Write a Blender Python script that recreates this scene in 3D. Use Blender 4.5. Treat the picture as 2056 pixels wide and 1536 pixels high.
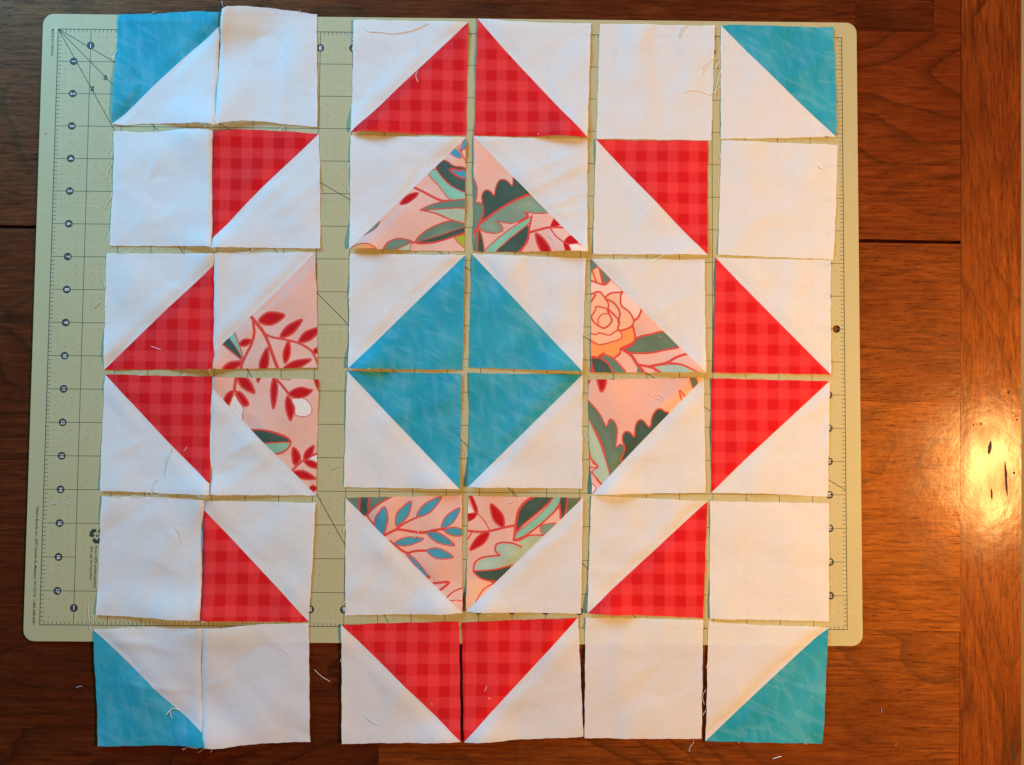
import bpy, bmesh, math, random
import numpy as np

# ------------------------------------------------------------------ scene, camera, light
for o in list(bpy.data.objects):
    bpy.data.objects.remove(o, do_unlink=True)
scene = bpy.context.scene
COL = scene.collection
IN = 0.0254                                   # everything below is measured in inches on the mat's own ruler

cam_d = bpy.data.cameras.new('camera')
cam = bpy.data.objects.new('camera', cam_d); COL.objects.link(cam)
cam.location = [v*IN for v in (1.7216, -3.071, 28.3618)]
cam.rotation_euler = (0.04824, -0.00821, 0.00768)
cam_d.lens = 33.146; cam_d.sensor_width = 36; cam_d.clip_start = 0.01; cam_d.clip_end = 20
scene.camera = cam

world = bpy.data.worlds.new('World'); scene.world = world; world.use_nodes = True
bg = world.node_tree.nodes['Background']
bg.inputs[0].default_value = (0.95, 0.88, 0.82, 1); bg.inputs[1].default_value = 0.07

def area(name, loc, target, size, size_y, power, color, shape='RECTANGLE'):
    d = bpy.data.lights.new(name, 'AREA'); d.shape = shape; d.size = size*IN; d.size_y = size_y*IN
    d.energy = power; d.color = color
    o = bpy.data.objects.new(name, d); COL.objects.link(o)
    o.location = [v*IN for v in loc]
    from mathutils import Vector
    v = Vector([(b-a) for a, b in zip(loc, target)])
    o.rotation_euler = v.to_track_quat('-Z', 'Y').to_euler()
    return o
# daylight window beyond the far left corner of the table; warm lamp above the right end
area('window_light', (-34, 40, 27), (-2, 1, 0), 24, 26, 42.0, (0.16, 0.565, 1.0))
area('table_lamp_light', (31.9, -5.4, 30), (4, -4, 0), 7.4, 3.0, 16.2, (1.0, 0.525, 0.165), 'ELLIPSE')

scene.view_settings.view_transform = 'Standard'
scene.view_settings.look = 'None'
scene.view_settings.exposure = 0.0
scene.view_settings.gamma = 1.0
scene.view_settings.use_curve_mapping = False
scene.render.engine = 'CYCLES'

# ------------------------------------------------------------------ measured data (inches, mat centre = origin)
BLOCKS = {
 'P1L': {'seam': ((0,1),(1,0.12)),'fab': ('teal','white'),'lift': [(1,0,0.26,0.35,0.22),(1,1,0.2,0.3,0.2),(0.75,0.0,0.06,0.2,0.15)],'ridge': [(0.25,0.07,2,0.5,0.03,0.02)],'edge': [[(0.0,-10.168,9.459),(0.304,-9.211,9.478),(0.719,-7.882,9.515),(0.914,-7.244,9.452),(1.0,-6.98,9.449)],[(0.0,-6.98,9.449),(0.468,-7.088,7.923),(1.0,-7.068,6.008)],[(0.0,-10.271,6.068),(0.122,-9.888,6.034),(0.391,-9.052,6.095),(0.853,-7.521,6.061),(1.0,-7.068,6.008)],[(0.0,-10.168,9.459),(0.332,-10.199,8.333),(0.779,-10.246,6.793),(1.0,-10.271,6.068)]]},
 'P1R': {'seam': None,'fab': ('white',),'lift': [(0,0,0.34,0.45,0.25),(0,1,0.22,0.35,0.25)],'ridge': [],'edge': [[(0.0,-6.912,9.5),(0.083,-6.695,9.602),(0.452,-5.684,9.661),(1.0,-4.122,9.536)],[(0.0,-4.122,9.536),(0.474,-4.08,7.871),(1.0,-4.033,6.035)],[(0.0,-7.069,6.009),(0.103,-6.769,6.112),(0.384,-5.934,6.186),(0.716,-4.92,6.101),(1.0,-4.033,6.035)],[(0.0,-6.912,9.5),(0.482,-7.063,7.929),(1.0,-7.069,6.009)]]},
 'P2L': {'seam': None,'fab': ('white',),'lift': [(1,0,0.2,0.35,0.16),(1,0.5,0.05,0.2,0.6),(1,1,0.16,0.3,0.12)],'ridge': [(0.4,0.35,-60,0.15,0.05,0.02),(0.3,0.6,20,0.3,0.06,0.015),(0.55,0.75,-20,0.2,0.05,0.015)],'edge': [[(0.0,-10.222,5.854),(0.306,-9.296,5.819),(0.565,-8.516,5.886),(0.803,-7.752,5.905),(1.0,-7.16,5.84)],[(0.0,-7.16,5.84),(0.333,-7.191,4.684),(1.0,-7.122,2.284)],[(0.0,-10.247,2.331),(0.591,-8.428,2.344),(0.882,-7.484,2.323),(1.0,-7.122,2.284)],[(0.0,-10.222,5.854),(0.29,-10.179,4.817),(0.78,-10.227,3.098),(1.0,-10.247,2.331)]]},
 'P2R': {'seam': ((0,0.925),(1,0)),'fab': ('red','white'),'lift': [(0,0,0.16,0.3,0.16),(0,0.5,0.04,0.2,0.6),(0,1,0.14,0.3,0.14)],'ridge': [(0.7,0.62,-35,0.3,0.06,0.02)],'edge': [[(0.0,-7.148,5.813),(0.07,-6.919,5.843),(0.39,-5.937,5.915),(0.839,-4.506,5.858),(1.0,-3.996,5.825)],[(0.0,-3.996,5.825),(0.309,-3.945,4.729),(1.0,-3.884,2.306)],[(0.0,-7.122,2.287),(0.397,-5.863,2.314),(1.0,-3.884,2.306)],[(0.0,-7.148,5.813),(0.327,-7.198,4.696),(1.0,-7.122,2.287)]]},
 'P3L': {'seam': ((0,1),(1,0.1)),'fab': ('white','red'),'lift': [(1,0,0.08,0.2,0.15),(1,1,0.1,0.3,0.1)],'ridge': [],'edge': [[(0.0,-10.328,2.104),(0.494,-8.738,2.114),(1.0,-7.065,2.115)],[(0.0,-7.065,2.115),(0.256,-7.065,1.233),(1.0,-7.025,-1.379)],[(0.0,-10.296,-1.417),(0.419,-8.946,-1.399),(1.0,-7.025,-1.379)],[(0.0,-10.328,2.104),(0.391,-10.333,0.724),(1.0,-10.296,-1.417)]]},
 'P3R': {'seam': ((0,0.86),(1,0)),'fab': ('white','floral'),'lift': [(0,0,0.1,0.15,0.3),(0,1,0.1,0.2,0.1)],'ridge': [],'edge': [[(0.0,-7.047,2.11),(0.061,-6.865,2.144),(1.0,-4.048,2.191)],[(0.0,-4.048,2.191),(0.412,-3.964,0.748),(1.0,-3.916,-1.295)],[(0.0,-7.038,-1.376),(0.257,-6.254,-1.357),(0.565,-5.283,-1.332),(1.0,-3.916,-1.295)],[(0.0,-7.047,2.11),(0.254,-7.053,1.229),(1.0,-7.038,-1.376)]]},
 'P4L': {'seam': ((0,0),(1,0.91)),'fab': ('red','white'),'lift': [(1,0,0.05,0.2,0.15),(1,1,0.18,0.35,0.14)],'ridge': [(0.3,0.6,-20,0.2,0.05,0.02)],'edge': [[(0.0,-10.265,-1.55),(0.415,-8.924,-1.582),(1.0,-7.058,-1.595)],[(0.0,-7.058,-1.595),(0.499,-7.088,-3.364),(1.0,-7.001,-5.116)],[(0.0,-10.3,-5.027),(0.325,-9.246,-5.055),(0.638,-8.219,-5.1),(1.0,-7.001,-5.116)],[(0.0,-10.265,-1.55),(0.166,-10.282,-2.129),(0.597,-10.307,-3.633),(1.0,-10.3,-5.027)]]},
 'P4R': {'seam': ((0,0.09),(1,1)),'fab': ('floral','white'),'lift': [(0,0,0.05,0.2,0.15),(0,1,0.15,0.25,0.14)],'ridge': [(0.25,0.62,-25,0.2,0.045,0.03),(0.45,0.75,-30,0.25,0.05,0.02)],'edge': [[(0.0,-7.036,-1.614),(0.486,-5.509,-1.626),(1.0,-3.858,-1.659)],[(0.0,-3.858,-1.659),(0.481,-3.879,-3.332),(1.0,-3.878,-5.125)],[(0.0,-7.025,-5.124),(0.512,-5.424,-5.126),(1.0,-3.878,-5.125)],[(0.0,-7.036,-1.614),(0.496,-7.085,-3.364),(1.0,-7.025,-5.124)]]},
 'P5L': {'seam': None,'fab': ('white',),'lift': [(1,0,0.08,0.25,0.12),(0.8,1,0.22,0.4,0.2)],'ridge': [],'edge': [[(0.0,-10.244,-5.201),(0.493,-8.758,-5.206),(1.0,-7.175,-5.278)],[(0.0,-7.175,-5.278),(0.262,-7.237,-6.217),(1.0,-7.203,-8.794)],[(0.0,-10.319,-8.693),(0.383,-9.128,-8.737),(0.709,-8.075,-8.786),(0.869,-7.585,-8.8),(1.0,-7.203,-8.794)],[(0.0,-10.244,-5.201),(0.349,-10.291,-6.429),(1.0,-10.319,-8.693)]]},
 'P5R': {'seam': ((0,0.075),(1,1)),'fab': ('white','red'),'lift': [(0,0,0.1,0.2,0.2),(0,1,0.16,0.3,0.15)],'ridge': [],'edge': [[(0.0,-7.181,-5.289),(0.449,-5.72,-5.32),(1.0,-3.894,-5.35)],[(0.0,-3.894,-5.35),(0.453,-3.942,-6.941),(1.0,-4.038,-8.862)],[(0.0,-7.203,-8.835),(0.497,-5.646,-8.856),(1.0,-4.038,-8.862)],[(0.0,-7.181,-5.289),(0.257,-7.21,-6.21),(1.0,-7.203,-8.835)]]},
 'P6L': {'seam': ((0,0.01),(1,0.885)),'fab': ('white','teal'),'lift': [(1,0,0.12,0.3,0.15),(1,1,0.26,0.35,0.25)],'ridge': [(0.6,0.5,5,0.25,0.03,0.02),(0.5,0.15,10,0.3,0.04,0.02)],'edge': [[(0.0,-10.381,-9.12),(0.2,-9.734,-9.08),(0.466,-8.902,-9.05),(0.779,-7.872,-9.062),(1.0,-7.138,-9.027)],[(0.0,-7.138,-9.027),(0.537,-7.155,-10.94),(1.0,-6.972,-12.436)],[(0.0,-10.164,-12.517),(0.519,-8.552,-12.477),(0.84,-7.492,-12.437),(1.0,-6.972,-12.436)],[(0.0,-10.381,-9.12),(0.247,-10.347,-9.967),(0.537,-10.258,-10.956),(1.0,-10.164,-12.517)]]},
 'P6R': {'seam': None,'fab': ('white',),'lift': [(0,0,0.16,0.4,0.18),(0,1,0.28,0.35,0.25)],'ridge': [],'edge': [[(0.0,-7.125,-9.042),(0.218,-6.449,-9.02),(0.489,-5.622,-8.941),(1.0,-4.031,-8.892)],[(0.0,-4.031,-8.892),(0.499,-3.984,-10.629),(1.0,-3.935,-12.361)],[(0.0,-6.975,-12.478),(0.127,-6.583,-12.487),(0.479,-5.552,-12.412),(1.0,-3.935,-12.361)],[(0.0,-7.125,-9.042),(0.531,-7.147,-10.939),(1.0,-6.975,-12.478)]]},
 'R1C3': {'seam': ((0,1),(1,0)),'fab': ('white','red'),'lift': [(0.17,1.0,0.19,0.22,0.15),(0.9,0.0,0.035,0.2,0.1)],'ridge': [],'edge': [[(0.0,-2.985,9.373),(0.462,-1.377,9.373),(1.0,0.509,9.331)],[(0.0,0.509,9.331),(1.0,0.49,5.819)],[(0.0,-3.014,5.863),(0.337,-1.83,5.859),(0.776,-0.299,5.837),(1.0,0.49,5.819)],[(0.0,-2.985,9.373),(1.0,-3.014,5.863)]]},
 'R1C4': {'seam': ((0,0),(1,1)),'fab': ('white','red'),'lift': [(0.83,1.0,0.19,0.22,0.15),(0.1,0.0,0.035,0.2,0.1)],'ridge': [],'edge': [[(0.0,0.798,9.456),(0.273,1.744,9.374),(1.0,4.276,9.341)],[(0.0,4.276,9.341),(1.0,4.185,5.775)],[(0.0,0.739,5.827),(1.0,4.185,5.775)],[(0.0,0.798,9.456),(1.0,0.739,5.827)]]},
 'R1C5': {'seam': None,'fab': ('white',),'lift': [],'ridge': [(0.66,0.5,90,0.6,0.012,0.02)],'edge': [[(0.0,4.554,9.342),(1.0,8.083,9.317)],[(0.0,8.083,9.317),(1.0,7.976,5.745)],[(0.0,4.462,5.765),(1.0,7.976,5.745)],[(0.0,4.554,9.342),(1.0,4.462,5.765)]]},
 'R1C6': {'seam': ((0,0),(1,1)),'fab': ('teal','white'),'lift': [(0.8,1,0.03,0.2,0.1)],'ridge': [],'edge': [[(0.0,8.273,9.343),(1.0,11.733,9.307)],[(0.0,11.733,9.307),(0.501,11.8,7.591),(1.0,11.801,5.89)],[(0.0,8.259,5.8),(0.485,9.972,5.834),(0.894,11.412,5.888),(1.0,11.801,5.89)],[(0.0,8.273,9.343),(1.0,8.259,5.8)]]},
 'R2C3': {'seam': ((0,1),(1,0)),'fab': ('white','floral'),'lift': [(0.17,1.0,0.19,0.22,0.15),(0.9,0.0,0.035,0.2,0.1)],'ridge': [],'edge': [[(0.0,-3.029,5.792),(1.0,0.483,5.744)],[(0.0,0.483,5.744),(1.0,0.465,2.265)],[(0.0,-2.997,2.285),(1.0,0.465,2.265)],[(0.0,-3.029,5.792),(1.0,-2.997,2.285)]]},
 'R2C4': {'seam': ((0,0),(1,1)),'fab': ('white','floral'),'lift': [(0.83,1.0,0.19,0.22,0.15),(0.1,0.0,0.035,0.2,0.1)],'ridge': [(0.62,0.24,-22,0.3,0.035,0.022),(0.7,0.36,-25,0.3,0.04,0.03),(0.85,0.52,-25,0.28,0.04,0.028),(0.8,0.66,-10,0.25,0.04,0.02)],'edge': [[(0.0,0.725,5.786),(1.0,4.19,5.751)],[(0.0,4.19,5.751),(1.0,4.194,2.285)],[(0.0,0.747,2.275),(0.084,1.038,2.258),(1.0,4.194,2.285)],[(0.0,0.725,5.786),(1.0,0.747,2.275)]]},
 'R2C5': {'seam': ((0,0),(1,1)),'fab': ('red','white'),'lift': [(0.8,1,0.14,0.22,0.13)],'ridge': [],'edge': [[(0.0,4.448,5.728),(1.0,7.869,5.719)],[(0.0,7.869,5.719),(1.0,7.837,2.214)],[(0.0,4.368,2.218),(1.0,7.837,2.214)],[(0.0,4.448,5.728),(1.0,4.368,2.218)]]},
 'R2C6': {'seam': None,'fab': ('white',),'lift': [],'ridge': [],'edge': [[(0.0,8.282,5.749),(1.0,11.839,5.648)],[(0.0,11.839,5.648),(0.474,11.777,3.968),(1.0,11.675,2.118)],[(0.0,8.163,2.228),(1.0,11.675,2.118)],[(0.0,8.282,5.749),(1.0,8.163,2.228)]]},
 'R3C3': {'seam': ((0,1),(1,0)),'fab': ('white','teal'),'lift': [(0.17,1.0,0.19,0.22,0.15),(0.9,0.0,0.035,0.2,0.1)],'ridge': [],'edge': [[(0.0,-2.996,2.156),(1.0,0.493,2.15)],[(0.0,0.493,2.15),(1.0,0.451,-1.329)],[(0.0,-2.975,-1.327),(1.0,0.451,-1.329)],[(0.0,-2.996,2.156),(1.0,-2.975,-1.327)]]},
 'R3C4': {'seam': ((0,0),(1,1)),'fab': ('white','teal'),'lift': [(0.83,1.0,0.19,0.22,0.15),(0.1,0.0,0.035,0.2,0.1)],'ridge': [],'edge': [[(0.0,0.697,2.191),(1.0,4.147,2.08)],[(0.0,4.147,2.08),(1.0,4.054,-1.356)],[(0.0,0.643,-1.256),(1.0,4.054,-1.356)],[(0.0,0.697,2.191),(1.0,0.643,-1.256)]]},
 'R3C5': {'seam': ((0,0),(1,1)),'fab': ('white','floral'),'lift': [(0.83,1.0,0.19,0.22,0.15),(0.1,0.0,0.035,0.2,0.1)],'ridge': [],'edge': [[(0.0,4.319,2.059),(1.0,7.753,2.079)],[(0.0,7.753,2.079),(1.0,7.778,-1.358)],[(0.0,4.316,-1.38),(1.0,7.778,-1.358)],[(0.0,4.319,2.059),(1.0,4.316,-1.38)]]},
 'R3C6': {'seam': ((0,0),(1,1)),'fab': ('white','red'),'lift': [(0.8,1,0.02,0.2,0.1)],'ridge': [],'edge': [[(0.0,8.102,2.132),(1.0,11.589,2.097)],[(0.0,11.589,2.097),(1.0,11.567,-1.384)],[(0.0,8.0,-1.362),(1.0,11.567,-1.384)],[(0.0,8.102,2.132),(1.0,8.0,-1.362)]]},
 'R4C3': {'seam': ((0,0),(1,1)),'fab': ('teal','white'),'lift': [(0.83,1.0,0.19,0.22,0.15),(0.1,0.0,0.035,0.2,0.1)],'ridge': [],'edge': [[(0.0,-3.011,-1.398),(1.0,0.437,-1.449)],[(0.0,0.437,-1.449),(1.0,0.401,-4.895)],[(0.0,-3.06,-4.877),(1.0,0.401,-4.895)],[(0.0,-3.011,-1.398),(1.0,-3.06,-4.877)]]},
 'R4C4': {'seam': ((0,1),(1,0)),'fab': ('teal','white'),'lift': [(0.17,1.0,0.19,0.22,0.15),(0.9,0.0,0.035,0.2,0.1)],'ridge': [],'edge': [[(0.0,0.668,-1.432),(1.0,4.065,-1.444)],[(0.0,4.065,-1.444),(1.0,4.065,-4.861)],[(0.0,0.653,-4.844),(1.0,4.065,-4.861)],[(0.0,0.668,-1.432),(1.0,0.653,-4.844)]]},
 'R4C5': {'seam': ((0,1),(1,0)),'fab': ('floral','white'),'lift': [(0.17,1.0,0.19,0.22,0.15),(0.9,0.0,0.035,0.2,0.1)],'ridge': [],'edge': [[(0.0,4.241,-1.606),(1.0,7.729,-1.504)],[(0.0,7.729,-1.504),(1.0,7.771,-4.962)],[(0.0,4.361,-5.034),(1.0,7.771,-4.962)],[(0.0,4.241,-1.606),(0.482,4.268,-3.27),(1.0,4.361,-5.034)]]},
 'R4C6': {'seam': ((0,1),(1,0)),'fab': ('red','white'),'lift': [(0.2,1,0.03,0.2,0.1)],'ridge': [],'edge': [[(0.0,7.947,-1.526),(1.0,11.524,-1.587)],[(0.0,11.524,-1.587),(1.0,11.452,-5.063)],[(0.0,7.946,-4.961),(0.417,9.391,-4.971),(1.0,11.452,-5.063)],[(0.0,7.947,-1.526),(1.0,7.946,-4.961)]]},
 'R5C3': {'seam': ((0,0),(1,1)),'fab': ('floral','white'),'lift': [(0.83,1.0,0.19,0.22,0.15),(0.1,0.0,0.035,0.2,0.1)],'ridge': [(0.12,0.75,-50,0.15,0.05,0.02)],'edge': [[(0.0,-3.004,-5.193),(1.0,0.465,-5.092)],[(0.0,0.465,-5.092),(1.0,0.529,-8.561)],[(0.0,-2.959,-8.666),(1.0,0.529,-8.561)],[(0.0,-3.004,-5.193),(1.0,-2.959,-8.666)]]},
 'R5C4': {'seam': ((0,1),(1,0)),'fab': ('floral','white'),'lift': [(0.17,1.0,0.19,0.22,0.15),(0.9,0.0,0.035,0.2,0.1)],'ridge': [],'edge': [[(0.0,0.666,-5.103),(1.0,4.091,-5.143)],[(0.0,4.091,-5.143),(1.0,4.044,-8.571)],[(0.0,0.628,-8.513),(1.0,4.044,-8.571)],[(0.0,0.666,-5.103),(1.0,0.628,-8.513)]]},
 'R5C5': {'seam': ((0,1),(1,0)),'fab': ('white','red'),'lift': [(0.17,1.0,0.19,0.22,0.15),(0.9,0.0,0.035,0.2,0.1)],'ridge': [],'edge': [[(0.0,4.342,-5.074),(1.0,7.826,-5.212)],[(0.0,7.826,-5.212),(1.0,7.691,-8.68)],[(0.0,4.234,-8.538),(1.0,7.691,-8.68)],[(0.0,4.342,-5.074),(1.0,4.234,-8.538)]]},
 'R5C6': {'seam': None,'fab': ('white',),'lift': [],'ridge': [],'edge': [[(0.0,7.908,-5.214),(1.0,11.485,-5.252)],[(0.0,11.485,-5.252),(1.0,11.44,-8.751)],[(0.0,7.878,-8.691),(1.0,11.44,-8.751)],[(0.0,7.908,-5.214),(1.0,7.878,-8.691)]]},
 'R6C3': {'seam': ((0,0),(1,1)),'fab': ('red','white'),'lift': [(0.83,1.0,0.19,0.22,0.15),(0.1,0.0,0.035,0.2,0.1)],'ridge': [],'edge': [[(0.0,-3.06,-8.935),(1.0,0.426,-8.815)],[(0.0,0.426,-8.815),(1.0,0.515,-12.304)],[(0.0,-2.998,-12.419),(1.0,0.515,-12.304)],[(0.0,-3.06,-8.935),(1.0,-2.998,-12.419)]]},
 'R6C4': {'seam': ((0,1),(1,0)),'fab': ('red','white'),'lift': [(0.17,1.0,0.19,0.22,0.15),(0.9,0.0,0.035,0.2,0.1)],'ridge': [],'edge': [[(0.0,0.502,-8.843),(1.0,3.966,-8.689)],[(0.0,3.966,-8.689),(1.0,4.135,-12.179)],[(0.0,0.607,-12.313),(1.0,4.135,-12.179)],[(0.0,0.502,-8.843),(1.0,0.607,-12.313)]]},
 'R6C5': {'seam': None,'fab': ('white',),'lift': [],'ridge': [],'edge': [[(0.0,4.18,-8.68),(1.0,7.682,-8.731)],[(0.0,7.682,-8.731),(1.0,7.641,-12.219)],[(0.0,4.171,-12.212),(1.0,7.641,-12.219)],[(0.0,4.18,-8.68),(1.0,4.171,-12.212)]]},
 'R6C6': {'seam': ((0,1),(1,0)),'fab': ('white','teal'),'lift': [(0.9,0,0.05,0.2,0.1)],'ridge': [],'edge': [[(0.0,7.85,-8.785),(0.43,9.381,-8.87),(0.902,11.064,-8.904),(1.0,11.427,-8.947)],[(0.0,11.427,-8.947),(1.0,11.225,-12.332)],[(0.0,7.756,-12.288),(1.0,11.225,-12.332)],[(0.0,7.85,-8.785),(1.0,7.756,-12.288)]]},
}
CHECK = {'P2R': (-6.961, 5.370, 1), 'P3L': (-9.412, 1.104, 1), 'P4L': (-9.536, -1.780, 1), 'P5R': (-7.146, -6.463, 1), 'R1C3': (-2.185, 6.566, -1), 'R1C4': (1.391, 8.185, -1), 'R2C5': (5.338, 5.725, 1), 'R3C6': (8.691, 1.114, 1), 'R4C6': (8.678, -1.813, -1), 'R5C5': (7.164, -5.760, 1), 'R6C3': (-2.409, -9.100, -1), 'R6C4': (0.631, -9.062, 1)}
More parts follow.
